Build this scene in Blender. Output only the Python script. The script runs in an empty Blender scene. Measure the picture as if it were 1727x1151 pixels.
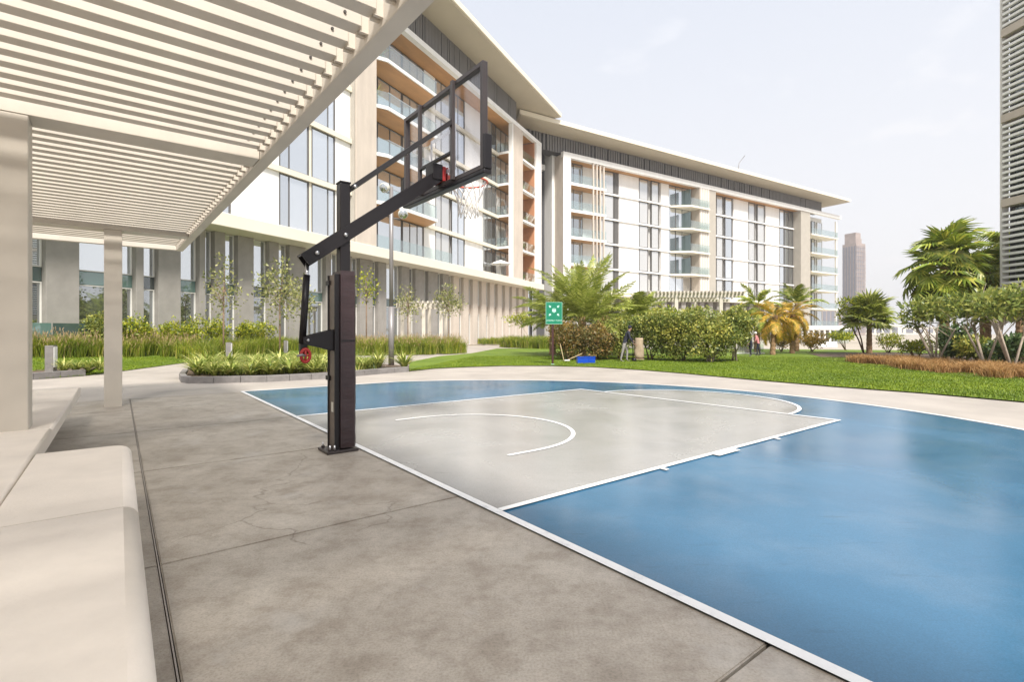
import bpy, bmesh, math, random
import numpy as np
from mathutils import Vector, Matrix

S = bpy.context.scene
C = S.collection
R = math.radians
random.seed(7)
rng = np.random.default_rng(7)

# ------------------------------------------------------------------ camera, sky, sun, exposure
cam = bpy.data.cameras.new('camera')
camo = bpy.data.objects.new('camera', cam)
C.objects.link(camo)
camo.location = (0, 0, 1.2)
camo.rotation_euler = (R(90), 0, 0)
cam.sensor_width = 36.0
cam.lens = 36.0 * 855 / 1727
cam.shift_y = -12.5 / 1727
cam.clip_start = 0.05
cam.clip_end = 5000
S.camera = camo

SUN_AZ, SUN_EL = 164.0, 51.0        # degrees clockwise from +Y (camera direction), elevation
w = bpy.data.worlds.new('World')
S.world = w
w.use_nodes = True
nt = w.node_tree
bg = nt.nodes['Background']
sky = nt.nodes.new('ShaderNodeTexSky')
sky.sky_type = 'NISHITA'
sky.sun_disc = False
sky.sun_elevation = R(SUN_EL)
sky.sun_rotation = R(SUN_AZ)
sky.air_density = 1.0
sky.dust_density = 3.0
sky.ozone_density = 1.5
# thin high haze: the clear sky mixed with pale white, more of it low down, plus a few faint cloud wisps
tc = nt.nodes.new('ShaderNodeTexCoord')
sep = nt.nodes.new('ShaderNodeSeparateXYZ')
nt.links.new(tc.outputs['Generated'], sep.inputs[0])
mr = nt.nodes.new('ShaderNodeMapRange')
mr.inputs['From Min'].default_value = 0.0
mr.inputs['From Max'].default_value = 0.75
mr.inputs['To Min'].default_value = 0.97
mr.inputs['To Max'].default_value = 0.84
nt.links.new(sep.outputs['Z'], mr.inputs['Value'])
mp = nt.nodes.new('ShaderNodeMapping')
mp.inputs['Scale'].default_value = (1.0, 1.0, 2.6)
nt.links.new(tc.outputs['Generated'], mp.inputs[0])
cn = nt.nodes.new('ShaderNodeTexNoise')
cn.inputs['Scale'].default_value = 5.0
cn.inputs['Detail'].default_value = 7.0
nt.links.new(mp.outputs[0], cn.inputs[0])
cr = nt.nodes.new('ShaderNodeMapRange')
cr.inputs['From Min'].default_value = 0.60
cr.inputs['From Max'].default_value = 0.80
cr.inputs['To Min'].default_value = 0.0
cr.inputs['To Max'].default_value = 0.25
nt.links.new(cn.outputs[0], cr.inputs['Value'])
ad = nt.nodes.new('ShaderNodeMath'); ad.operation = 'ADD'; ad.use_clamp = True
nt.links.new(mr.outputs[0], ad.inputs[0]); nt.links.new(cr.outputs[0], ad.inputs[1])
mx = nt.nodes.new('ShaderNodeMix'); mx.data_type = 'RGBA'
hz = nt.nodes.new('ShaderNodeValToRGB')
hz.color_ramp.elements[0].position = 0.0
hz.color_ramp.elements[0].color = (0.98, 0.96, 0.955, 1)
hz.color_ramp.elements[1].position = 0.55
hz.color_ramp.elements[1].color = (0.82, 0.855, 0.935, 1)
nt.links.new(sep.outputs['Z'], hz.inputs[0])
hs = nt.nodes.new('ShaderNodeVectorMath'); hs.operation = 'SCALE'
hs.inputs['Scale'].default_value = 5.4
nt.links.new(hz.outputs[0], hs.inputs[0])
nt.links.new(hs.outputs[0], mx.inputs[7])
nt.links.new(ad.outputs[0], mx.inputs[0])
nt.links.new(sky.outputs[0], mx.inputs[6])
nt.links.new(mx.outputs[2], bg.inputs[0])
bg.inputs[1].default_value = 0.10

sl = bpy.data.lights.new('sun', 'SUN')
sl.energy = 3.5
sl.angle = R(10)
sl.color = (1.0, 0.95, 0.88)
so = bpy.data.objects.new('sun', sl)
C.objects.link(so)
az, el = R(SUN_AZ), R(SUN_EL)
sd = Vector((math.sin(az) * math.cos(el), math.cos(az) * math.cos(el), math.sin(el)))
so.rotation_euler = sd.to_track_quat('Z', 'Y').to_euler()
so.location = sd * 60

S.view_settings.view_transform = 'Standard'
S.view_settings.look = 'None'
S.view_settings.gamma = 1
S.view_settings.use_curve_mapping = False
S.view_settings.exposure = 1.0

# ------------------------------------------------------------------ frames of reference
F, CX, HY, HC = 855.0, 863.5, 563.0, 1.2


def at(px, py, z=0.0):
    """ground point (at height z) that image pixel px,py projects to"""
    Y = F * (HC - z) / (py - HY)
    return ((px - CX) / F * Y, Y)


def ray(px, Y):
    return (px - CX) / F * Y


def P(s, t, z=0.0):
    """court frame: s across the baseline towards the court, t along the baseline"""
    return (0.790 * s - 0.613 * t, 0.613 * s + 0.790 * t, z)


COURT_ROT = math.atan2(0.613, 0.790)
COURT = Matrix.Rotation(COURT_ROT, 4, 'Z')

# ------------------------------------------------------------------ materials
M = {}


def mat(name, col, rough=0.6, var=0.0, vscale=4.0, bump=0.0, bscale=40.0, metal=0.0, col2=None, spec=0.5,
        island=None, rnd=0.0, coat=0.0, stretch=(1, 1, 1), detail=6.0, lo=0.35, hi=0.65, trans=None, patch=None):
    m = bpy.data.materials.new(name)
    m.use_nodes = True
    t = m.node_tree
    b = t.nodes['Principled BSDF']
    b.inputs['Roughness'].default_value = rough
    b.inputs['Metallic'].default_value = metal
    b.inputs['Specular IOR Level'].default_value = spec
    if coat:
        b.inputs['Coat Weight'].default_value = coat
        b.inputs['Coat Roughness'].default_value = 0.15
    tcn = t.nodes.new('ShaderNodeTexCoord')
    mpn = t.nodes.new('ShaderNodeMapping')
    mpn.inputs['Scale'].default_value = stretch
    t.links.new(tcn.outputs['Object'], mpn.inputs[0])
    c = (*col, 1)
    if col2 is None:
        col2 = tuple(max(0, x * (1 - var)) for x in col)
    c2 = (*col2, 1)
    out = None
    if var > 0 or col2 != col:
        n = t.nodes.new('ShaderNodeTexNoise')
        n.inputs['Scale'].default_value = vscale
        n.inputs['Detail'].default_value = detail
        n.inputs['Roughness'].default_value = 0.6
        t.links.new(mpn.outputs[0], n.inputs[0])
        r = t.nodes.new('ShaderNodeValToRGB')
        r.color_ramp.elements[0].position = lo
        r.color_ramp.elements[1].position = hi
        r.color_ramp.elements[0].color = c2
        r.color_ramp.elements[1].color = c
        t.links.new(n.outputs[0], r.inputs[0])
        out = r.outputs[0]
    if island:
        gi = t.nodes.new('ShaderNodeNewGeometry')
        r = t.nodes.new('ShaderNodeValToRGB')
        els = r.color_ramp.elements
        for i, (p, cc) in enumerate(island):
            e = els[i] if i < 2 else els.new(p)
            e.position = p
            e.color = (*cc, 1)
        t.links.new(gi.outputs['Random Per Island'], r.inputs[0])
        out = r.outputs[0]
    if rnd > 0:
        oi = t.nodes.new('ShaderNodeObjectInfo')
        mm = t.nodes.new('ShaderNodeMapRange')
        mm.inputs['To Min'].default_value = 1 - rnd
        mm.inputs['To Max'].default_value = 1 + rnd * 0.5
        t.links.new(oi.outputs['Random'], mm.inputs['Value'])
        vm = t.nodes.new('ShaderNodeVectorMath'); vm.operation = 'SCALE'
        if out is None:
            vm.inputs[0].default_value = col
        else:
            t.links.new(out, vm.inputs[0])
        t.links.new(mm.outputs[0], vm.inputs['Scale'])
        out = vm.outputs[0]
    if patch:
        gp_ = t.nodes.new('ShaderNodeNewGeometry')
        n = t.nodes.new('ShaderNodeTexNoise')
        n.inputs['Scale'].default_value = patch[0]
        n.inputs['Detail'].default_value = 3.0
        t.links.new(gp_.outputs['Position'], n.inputs[0])
        r = t.nodes.new('ShaderNodeValToRGB')
        r.color_ramp.elements[0].position = 0.35
        r.color_ramp.elements[1].position = 0.65
        r.color_ramp.elements[0].color = (*patch[1], 1)
        r.color_ramp.elements[1].color = (*patch[2], 1)
        t.links.new(n.outputs[0], r.inputs[0])
        pm = t.nodes.new('ShaderNodeMix'); pm.data_type = 'RGBA'; pm.blend_type = 'MULTIPLY'; pm.inputs[0].default_value = 1
        if out is None:
            pm.inputs[6].default_value = c
        else:
            t.links.new(out, pm.inputs[6])
        t.links.new(r.outputs[0], pm.inputs[7])
        out = pm.outputs[2]
    if out is None:
        b.inputs['Base Color'].default_value = c
    else:
        t.links.new(out, b.inputs['Base Color'])
    if bump > 0:
        n = t.nodes.new('ShaderNodeTexNoise')
        n.inputs['Scale'].default_value = bscale
        n.inputs['Detail'].default_value = 4.0
        t.links.new(mpn.outputs[0], n.inputs[0])
        bn = t.nodes.new('ShaderNodeBump')
        bn.inputs['Strength'].default_value = bump
        bn.inputs['Distance'].default_value = 0.02
        t.links.new(n.outputs[0], bn.inputs['Height'])
        t.links.new(bn.outputs[0], b.inputs['Normal'])
    if trans:
        tr = t.nodes.new('ShaderNodeBsdfTranslucent')
        tr.inputs[0].default_value = (*trans, 1)
        if out is not None:
            t.links.new(out, tr.inputs[0])
        ms = t.nodes.new('ShaderNodeMixShader')
        ms.inputs[0].default_value = 0.35
        t.links.new(b.outputs[0], ms.inputs[1])
        t.links.new(tr.outputs[0], ms.inputs[2])
        t.links.new(ms.outputs[0], t.nodes['Material Output'].inputs[0])
    M[name] = m
    return m


def glassy(name, col, mix, rough=0.02, fold=None):
    """opaque coated window pane: mirror over what stands behind it (dark room or curtain folds)"""
    m = bpy.data.materials.new(name)
    m.use_nodes = True
    t = m.node_tree
    b = t.nodes['Principled BSDF']
    b.inputs['Roughness'].default_value = 0.7
    b.inputs['Base Color'].default_value = (*col, 1)
    if fold:
        tcn = t.nodes.new('ShaderNodeTexCoord')
        wv = t.nodes.new('ShaderNodeTexWave')
        wv.inputs['Scale'].default_value = fold
        wv.inputs['Distortion'].default_value = 1.5
        t.links.new(tcn.outputs['Object'], wv.inputs[0])
        r = t.nodes.new('ShaderNodeValToRGB')
        r.color_ramp.elements[0].color = (*[c * 0.6 for c in col], 1)
        r.color_ramp.elements[1].color = (*col, 1)
        t.links.new(wv.outputs[0], r.inputs[0])
        t.links.new(r.outputs[0], b.inputs['Base Color'])
    else:
        oi = t.nodes.new('ShaderNodeObjectInfo')
        r = t.nodes.new('ShaderNodeValToRGB')
        r.color_ramp.interpolation = 'CONSTANT'
        for i_, (p_, k_) in enumerate(((0, .35), (.3, 1.0), (.6, 1.7), (.82, 2.4))):
            e_ = r.color_ramp.elements[i_] if i_ < 2 else r.color_ramp.elements.new(p_)
            e_.position = p_
            e_.color = (*[min(.7, c_ * k_) for c_ in col], 1)
        t.links.new(oi.outputs['Random'], r.inputs[0])
        t.links.new(r.outputs[0], b.inputs['Base Color'])
    g = t.nodes.new('ShaderNodeBsdfGlossy')
    g.inputs['Roughness'].default_value = rough
    g.inputs['Color'].default_value = (0.90, 0.94, 0.97, 1)
    ms = t.nodes.new('ShaderNodeMixShader')
    ms.inputs[0].default_value = mix
    t.links.new(b.outputs[0], ms.inputs[1])
    t.links.new(g.outputs[0], ms.inputs[2])
    t.links.new(ms.outputs[0], t.nodes['Material Output'].inputs[0])
    M[name] = m
    return m


def clear(name, tint, alpha, rough=0.02):
    """thin see-through sheet glass with a weak reflection"""
    m = bpy.data.materials.new(name)
    m.use_nodes = True
    t = m.node_tree
    t.nodes.remove(t.nodes['Principled BSDF'])
    tr = t.nodes.new('ShaderNodeBsdfTransparent')
    tr.inputs[0].default_value = (*tint, 1)
    g = t.nodes.new('ShaderNodeBsdfGlossy')
    g.inputs['Roughness'].default_value = rough
    lw = t.nodes.new('ShaderNodeLayerWeight')
    lw.inputs[0].default_value = 0.5
    fr = t.nodes.new('ShaderNodeMath'); fr.operation = 'POWER'
    fr.inputs[1].default_value = 5.0
    t.links.new(lw.outputs['Facing'], fr.inputs[0])
    mm = t.nodes.new('ShaderNodeMath'); mm.operation = 'ADD'; mm.use_clamp = True
    mm.inputs[1].default_value = alpha
    t.links.new(fr.outputs[0], mm.inputs[0])
    ms = t.nodes.new('ShaderNodeMixShader')
    t.links.new(mm.outputs[0], ms.inputs[0])
    t.links.new(tr.outputs[0], ms.inputs[1])
    t.links.new(g.outputs[0], ms.inputs[2])
    t.links.new(ms.outputs[0], t.nodes['Material Output'].inputs[0])
    M[name] = m
    return m


mat('sand', (0.42, 0.37, 0.30), 0.9, 0.2, 0.05)
mat('soil', (0.13, 0.09, 0.06), 0.95, 0.4, 3, 0.5, 20)
mat('plaza', (0.44, 0.395, 0.35), 0.5, 0.24, 0.8, 0.08, 60)
mat('lawn', (0.14, 0.205, 0.010), 0.8, 0.0, 1.2, 0.6, 120, col2=(0.095, 0.165, 0.006), patch=(0.5, (0.80, 0.82, 0.7), (1.12, 1.05, 1.0)))
mat('blade', (0.1, 0.2, 0.01), 0.5, island=[(0, (0.09, 0.16, 0.004)), (0.6, (0.15, 0.235, 0.006)), (1, (0.24, 0.30, 0.02))], patch=(0.5, (0.78, 0.80, 0.7), (1.15, 1.05, 1.1)))
mat('kerb', (0.22, 0.205, 0.195), 0.8, 0.25, 6, 0.2, 60, rnd=0.12)
mat('white_line', (0.78, 0.78, 0.77), 0.5, 0.2, 9, col2=(0.52, 0.54, 0.55), lo=.28, hi=.46, detail=10)
mat('bench', (0.82, 0.745, 0.655), 0.6, 0.13, 2.2, 0.12, 90)
mat('paint_beige', (0.60, 0.55, 0.475), 0.42, 0.10, 2.5)
mat('bolt', (0.10, 0.09, 0.08), 0.4, metal=0.5)
mat('steel', (0.55, 0.55, 0.55), 0.3, metal=1.0)
mat('black_metal', (0.010, 0.008, 0.009), 0.38, spec=0.35)
mat('brown_metal', (0.045, 0.036, 0.035), 0.38, 0.15, 3, spec=0.4)
mat('channel_brown', (0.16, 0.125, 0.10), 0.45, 0.3, 6)
mat('pad', (0.034, 0.017, 0.019), 0.36, 0.3, 5, 0.5, 3.5, stretch=(1, 1, 2.2))
mat('red', (0.34, 0.018, 0.016), 0.5)
mat('rim_red', (0.55, 0.10, 0.05), 0.4)
mat('net', (0.75, 0.73, 0.70), 0.8)
mat('white_wall', (0.84, 0.83, 0.81), 0.5, 0.09, 1.2, stretch=(1, 1, .12))
mat('cream', (0.74, 0.69, 0.58), 0.6, 0.05, 0.5)
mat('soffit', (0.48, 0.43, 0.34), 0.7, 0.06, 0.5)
mat('stone', (0.57, 0.50, 0.43), 0.75, 0.14, 1.2, 0.05, 20, stretch=(1, 1, .3))
mat('pier', (0.31, 0.29, 0.265), 0.75, 0.18, 1.2, 0.05, 20)
mat('grey_pillar', (0.40, 0.37, 0.32), 0.75, 0.1, 1.0)
mat('timber', (0.52, 0.275, 0.115), 0.55, 0.2, 1.2, stretch=(0.3, 1, 1))
mat('terracotta', (0.47, 0.22, 0.115), 0.6, 0.12, 1.5)
mat('louvre_grey', (0.17, 0.165, 0.165), 0.5, 0.1, 1.0)
mat('louvre_dark', (0.07, 0.07, 0.075), 0.6)
mat('mullion', (0.10, 0.095, 0.09), 0.4)
mat('white_frame', (0.70, 0.68, 0.64), 0.4)
glassy('pane', (0.22, 0.23, 0.25), 0.72)
glassy('pane_low', (0.04, 0.045, 0.045), 0.45)
glassy('pane_curtain', (0.55, 0.53, 0.50), 0.45, fold=3.0)
glassy('pane_dark', (0.10, 0.11, 0.11), 0.45)
glassy('pane_teal', (0.035, 0.07, 0.06), 0.16)
clear('balustrade', (0.88, 0.95, 0.94), 0.22)
clear('board_glass', (0.93, 0.93, 0.95), 0.06)
mat('tower', (0.36, 0.29, 0.26), 0.8, 0.25, 0.3)
mat('tower_glass', (0.16, 0.16, 0.19), 0.3)
mat('sign_green', (0.0, 0.17, 0.09), 0.35)
mat('sign_white', (0.42, 0.66, 0.56), 0.5)
mat('sign_post', (0.045, 0.012, 0.012), 0.4)
mat('lamp_grey', (0.24, 0.225, 0.22), 0.4, metal=0.3)
mat('lamp_light', (0.62, 0.60, 0.52), 0.3)
mat('bark', (0.28, 0.19, 0.13), 0.9, 0.35, 8, 0.5, 30)
mat('bark_pale', (0.42, 0.34, 0.27), 0.85, 0.3, 8, 0.4, 30)
mat('palm_bark', (0.35, 0.22, 0.12), 0.95, 0.5, 9, 0.8, 25)
G = lambda *k: [(p, c) for p, c in k]
mat('leaf_hedge', (0.1, 0.15, 0.03), 0.5, island=G((0, (0.092, 0.136, 0.029)), (0.45, (0.261, 0.307, 0.062)), (0.85, (0.523, 0.491, 0.124)), (1, (0.40, 0.43, 0.12))), trans=(.1, .15, .02), patch=(1.1, (0.72, 0.80, 0.8), (1.2, 1.1, 0.9)))
mat('leaf_brown', (0.1, 0.1, 0.03), 0.5, island=G((0, (0.061, 0.068, 0.020)), (0.4, (0.189, 0.169, 0.047)), (0.75, (0.324, 0.230, 0.068)), (1, (0.405, 0.230, 0.095))), trans=(.1, .15, .02), patch=(1.1, (0.72, 0.80, 0.8), (1.2, 1.1, 0.9)))
mat('leaf_yellow', (0.2, 0.22, 0.03), 0.45, island=G((0, (0.081, 0.135, 0.014)), (0.4, (0.230, 0.284, 0.020)), (0.8, (0.459, 0.459, 0.027)), (1, (0.608, 0.567, 0.081))), trans=(.2, .22, .02))
mat('leaf_young', (0.14, 0.17, 0.06), 0.5, island=G((0, (0.089, 0.111, 0.034)), (0.5, (0.250, 0.272, 0.085)), (1, (0.536, 0.510, 0.221))), trans=(.12, .14, .03))
mat('leaf_frangipani', (0.1, 0.15, 0.03), 0.35, island=G((0, (0.079, 0.120, 0.031)), (0.5, (0.222, 0.281, 0.064)), (1, (0.522, 0.517, 0.129))), trans=(.1, .15, .02))
mat('leaf_dark', (0.05, 0.09, 0.03), 0.4, island=G((0, (0.042, 0.078, 0.029)), (0.6, (0.103, 0.166, 0.058)), (1, (0.225, 0.293, 0.098))), trans=(.05, .1, .02))
mat('palm_green', (0.09, 0.13, 0.02), 0.4, rnd=0.45, island=G((0, (0.151, 0.229, 0.036)), (0.6, (0.331, 0.394, 0.057)), (1, (0.665, 0.611, 0.128))), trans=(.1, .15, .02))
mat('palm_olive', (0.12, 0.13, 0.03), 0.4, rnd=0.5, island=G((0, (0.103, 0.128, 0.031)), (0.5, (0.281, 0.272, 0.068)), (1, (0.636, 0.527, 0.204))), trans=(.1, .15, .02))
mat('palm_light', (0.2, 0.25, 0.04), 0.4, rnd=0.4, island=G((0, (0.166, 0.221, 0.041)), (0.5, (0.359, 0.414, 0.068)), (1, (0.662, 0.662, 0.193))), trans=(.1, .15, .02))
mat('palm_yellow', (0.3, 0.2, 0.03), 0.45, rnd=0.35, island=G((0, (0.238, 0.227, 0.024)), (0.5, (0.544, 0.373, 0.041)), (1, (0.851, 0.486, 0.097))), trans=(.3, .2, .02))
mat('palm_dead', (0.33, 0.20, 0.10), 0.8, rnd=0.3)
mat('grass_tall', (0.2, 0.2, 0.05), 0.55, island=G((0, (0.10, 0.165, 0.012)), (0.5, (0.23, 0.30, 0.02)), (0.85, (0.40, 0.43, 0.05)), (1, (0.52, 0.40, 0.18))), trans=(.2, .2, .03), patch=(0.9, (0.78, 0.82, 0.8), (1.15, 1.08, 1.0)))
mat('grass_plume', (0.42, 0.29, 0.17), 0.8, island=G((0, (0.30, 0.20, 0.10)), (1, (0.52, 0.38, 0.22))), trans=(.4, .3, .2))
mat('grass_brown', (0.35, 0.2, 0.08), 0.7, island=G((0, (0.230, 0.127, 0.040)), (0.5, (0.437, 0.247, 0.086)), (1, (0.598, 0.380, 0.172))), trans=(.3, .2, .1))
mat('lily', (0.12, 0.18, 0.04), 0.35, island=G((0, (0.110, 0.173, 0.029)), (0.5, (0.302, 0.365, 0.067)), (1, (0.726, 0.691, 0.250))), trans=(.12, .18, .03))
mat('blue_plastic', (0.0, 0.055, 0.42), 0.35)
mat('wood_handle', (0.55, 0.42, 0.24), 0.6)
mat('tan_bag', (0.38, 0.29, 0.20), 0.85, 0.2, 6)
mat('skin', (0.22, 0.12, 0.08), 0.6)
mat('dark_cloth', (0.022, 0.024, 0.04), 0.9, 0.3, 8)
mat('grey_cloth', (0.30, 0.28, 0.27), 0.9, 0.15, 8)
mat('pink_cloth', (0.50, 0.20, 0.20), 0.9)
mat('white_cloth', (0.72, 0.71, 0.70), 0.9)
mat('planter_pot', (0.5, 0.48, 0.45), 0.7)


def court_mat(name, ca, cb, rough, scale=0.7):
    m = bpy.data.materials.new(name)
    m.use_nodes = True
    t = m.node_tree
    b = t.nodes['Principled BSDF']
    tcn = t.nodes.new('ShaderNodeTexCoord')
    n = t.nodes.new('ShaderNodeTexNoise')
    n.inputs['Scale'].default_value = scale
    n.inputs['Detail'].default_value = 8
    n.inputs['Roughness'].default_value = 0.55
    n.inputs['Distortion'].default_value = 0.6
    t.links.new(tcn.outputs['Object'], n.inputs[0])
    r = t.nodes.new('ShaderNodeValToRGB')
    r.color_ramp.elements[0].position = 0.32
    r.color_ramp.elements[1].position = 0.68
    r.color_ramp.elements[0].color = (*ca, 1)
    r.color_ramp.elements[1].color = (*cb, 1)
    t.links.new(n.outputs[0], r.inputs[0])
    t.links.new(r.outputs[0], b.inputs['Base Color'])
    mr_ = t.nodes.new('ShaderNodeMapRange')
    mr_.inputs['From Min'].default_value = 0.3
    mr_.inputs['From Max'].default_value = 0.7
    mr_.inputs['To Min'].default_value = rough - 0.05
    mr_.inputs['To Max'].default_value = rough + 0.07
    t.links.new(n.outputs[0], mr_.inputs['Value'])
    t.links.new(mr_.outputs[0], b.inputs['Roughness'])
    def nz(sc, det, p0, p1, v0, v1, stretch=None):
        q = t.nodes.new('ShaderNodeTexNoise')
        q.inputs['Scale'].default_value = sc
        q.inputs['Detail'].default_value = det
        src = tcn.outputs['Object']
        if stretch:
            mq = t.nodes.new('ShaderNodeMapping')
            mq.inputs['Rotation'].default_value = (0, 0, stretch[0])
            mq.inputs['Scale'].default_value = stretch[1]
            t.links.new(src, mq.inputs[0])
            src = mq.outputs[0]
        t.links.new(src, q.inputs[0])
        w_ = t.nodes.new('ShaderNodeMapRange')
        w_.inputs['From Min'].default_value = p0; w_.inputs['From Max'].default_value = p1
        w_.inputs['To Min'].default_value = v0; w_.inputs['To Max'].default_value = v1
        t.links.new(q.outputs[0], w_.inputs['Value'])
        return w_.outputs[0]
    dust_sheen = nz(1.7, 12, .48, .78, 0.0, 0.13)  # random pale mottling: dust plus broad sky reflection, put into the colour
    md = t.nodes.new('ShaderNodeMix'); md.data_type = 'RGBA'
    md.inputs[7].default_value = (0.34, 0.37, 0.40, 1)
    t.links.new(dust_sheen, md.inputs[0]); t.links.new(r.outputs[0], md.inputs[6])
    grit = nz(160, 6, .3, .7, .86, 1.14)
    scuff = nz(3.0, 8, .62, .74, 1.0, 0.82, (0.6, (1, 6, 1)))
    mu = t.nodes.new('ShaderNodeMath'); mu.operation = 'MULTIPLY'
    t.links.new(grit, mu.inputs[0]); t.links.new(scuff, mu.inputs[1])
    vs_ = t.nodes.new('ShaderNodeVectorMath'); vs_.operation = 'SCALE'
    t.links.new(md.outputs[2], vs_.inputs[0]); t.links.new(mu.outputs[0], vs_.inputs['Scale'])
    t.links.new(vs_.outputs[0], b.inputs['Base Color'])
    M[name] = m


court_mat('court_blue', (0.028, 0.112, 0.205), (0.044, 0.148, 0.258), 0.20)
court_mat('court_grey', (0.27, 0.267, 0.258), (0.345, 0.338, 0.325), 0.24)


def concrete_mat():
    m = bpy.data.materials.new('concrete')
    m.use_nodes = True
    t = m.node_tree
    b = t.nodes['Principled BSDF']
    g = t.nodes.new('ShaderNodeNewGeometry')

    def noise(sc, det, dist=0.0):
        n = t.nodes.new('ShaderNodeTexNoise')
        n.inputs['Scale'].default_value = sc
        n.inputs['Detail'].default_value = det
        n.inputs['Roughness'].default_value = 0.62
        n.inputs['Distortion'].default_value = dist
        t.links.new(g.outputs['Position'], n.inputs[0])
        return n.outputs[0]

    def ramp(src, stops):
        r = t.nodes.new('ShaderNodeValToRGB')
        for i, (p, c) in enumerate(stops):
            e = r.color_ramp.elements[i] if i < 2 else r.color_ramp.elements.new(p)
            e.position = p
            e.color = (*c, 1)
        t.links.new(src, r.inputs[0])
        return r.outputs[0]
    a = ramp(noise(1.1, 12, 0.2), [(0.28, (0.300, 0.260, 0.212)), (0.5, (0.400, 0.356, 0.300)), (0.74, (0.480, 0.438, 0.378))])
    st = ramp(noise(4.5, 12, 0.1), [(0.36, (0.80, 0.775, 0.75)), (0.52, (1.0, 1.0, 1.0)), (0.68, (1.10, 1.10, 1.10))])
    mid = ramp(noise(22, 10, 0.1), [(0.34, (0.90, 0.89, 0.88)), (0.5, (1.0, 1.0, 1.0)), (0.66, (1.06, 1.06, 1.06))])
    fine = ramp(noise(95, 10), [(0.34, (0.80, 0.79, 0.78)), (0.5, (1.0, 1.0, 1.0)), (0.68, (1.13, 1.13, 1.13))])
    white = ramp(noise(1.7, 12, 0.2), [(0.57, (0, 0, 0)), (0.72, (0.55, 0.55, 0.55))])
    m1 = t.nodes.new('ShaderNodeMix'); m1.data_type = 'RGBA'; m1.blend_type = 'MULTIPLY'; m1.inputs[0].default_value = 1
    t.links.new(a, m1.inputs[6]); t.links.new(st, m1.inputs[7])
    m2 = t.nodes.new('ShaderNodeMix'); m2.data_type = 'RGBA'; m2.blend_type = 'MULTIPLY'; m2.inputs[0].default_value = 1
    m0 = t.nodes.new('ShaderNodeMix'); m0.data_type = 'RGBA'; m0.blend_type = 'MULTIPLY'; m0.inputs[0].default_value = 1
    t.links.new(m1.outputs[2], m0.inputs[6]); t.links.new(mid, m0.inputs[7]); t.links.new(m0.outputs[2], m2.inputs[6]); t.links.new(fine, m2.inputs[7])
    m3 = t.nodes.new('ShaderNodeMix'); m3.data_type = 'RGBA'
    m3.inputs[7].default_value = (0.50, 0.48, 0.45, 1)
    t.links.new(white, m3.inputs[0]); t.links.new(m2.outputs[2], m3.inputs[6])
    vo = t.nodes.new('ShaderNodeTexVoronoi'); vo.feature = 'DISTANCE_TO_EDGE'
    vo.inputs['Scale'].default_value = 0.42
    wn = t.nodes.new('ShaderNodeTexNoise'); wn.inputs['Scale'].default_value = 2.2; wn.inputs['Detail'].default_value = 8
    t.links.new(g.outputs['Position'], wn.inputs[0])
    wa = t.nodes.new('ShaderNodeMix'); wa.data_type = 'RGBA'; wa.blend_type = 'ADD'; wa.inputs[0].default_value = 0.55
    t.links.new(g.outputs['Position'], wa.inputs[6]); t.links.new(wn.outputs['Color'], wa.inputs[7])
    t.links.new(wa.outputs[2], vo.inputs['Vector'])
    ck = ramp(vo.outputs['Distance'], [(0.0, (0.62, 0.60, 0.58)), (0.0035, (1, 1, 1))])
    cm = ramp(noise(0.8, 3), [(0.50, (0, 0, 0)), (0.56, (1, 1, 1))])
    m4 = t.nodes.new('ShaderNodeMix'); m4.data_type = 'RGBA'; m4.blend_type = 'MULTIPLY'
    t.links.new(cm, m4.inputs[0]); t.links.new(m3.outputs[2], m4.inputs[6]); t.links.new(ck, m4.inputs[7])
    t.links.new(m4.outputs[2], b.inputs['Base Color'])
    rr = t.nodes.new('ShaderNodeMapRange')
    rr.inputs['To Min'].default_value = 0.38
    rr.inputs['To Max'].default_value = 0.62
    t.links.new(noise(2.2, 5), rr.inputs['Value'])
    t.links.new(rr.outputs[0], b.inputs['Roughness'])
    bn = t.nodes.new('ShaderNodeBump')
    bn.inputs['Strength'].default_value = 0.4
    bn.inputs['Distance'].default_value = 0.004
    t.links.new(noise(120, 4), bn.inputs['Height'])
    t.links.new(bn.outputs[0], b.inputs['Normal'])
    M['concrete'] = m


concrete_mat()


# ------------------------------------------------------------------ mesh helpers
def link(name, me, m, parent=None):
    o = bpy.data.objects.new(name, me)
    C.objects.link(o)
    if m is not None and not me.materials:
        me.materials.append(M[m] if isinstance(m, str) else m)
    if parent is not None:
        o.parent = parent
    return o


def tag(o, label, cat, group=None, kind=None):
    o['label'] = label
    o['category'] = cat
    if group:
        o['group'] = group
    if kind:
        o['kind'] = kind
    return o


def struct(o):
    o['kind'] = 'structure'
    return o


def stuff(o):
    o['kind'] = 'stuff'
    return o


def root(name, loc=(0, 0, 0), rz=0.0):
    o = bpy.data.objects.new(name, None)
    o.empty_display_size = 0.2
    C.objects.link(o)
    o.location = loc
    o.rotation_euler = (0, 0, rz)
    return o


def bm_mesh(name, bm, smooth=False):
    me = bpy.data.meshes.new(name)
    bm.normal_update()
    bm.to_mesh(me)
    bm.free()
    if smooth:
        for p in me.polygons:
            p.use_smooth = True
    return me


def add_box(bm, x0, x1, y0, y1, z0, z1, mtx=None):
    vs = [(x0, y0, z0), (x1, y0, z0), (x1, y1, z0), (x0, y1, z0), (x0, y0, z1), (x1, y0, z1), (x1, y1, z1), (x0, y1, z1)]
    if mtx is not None:
        vs = [mtx @ Vector(v) for v in vs]
    v = [bm.verts.new(p) for p in vs]
    for f in ((3, 2, 1, 0), (4, 5, 6, 7), (0, 1, 5, 4), (1, 2, 6, 5), (2, 3, 7, 6), (3, 0, 4, 7)):
        bm.faces.new([v[i] for i in f])
    return v


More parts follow.
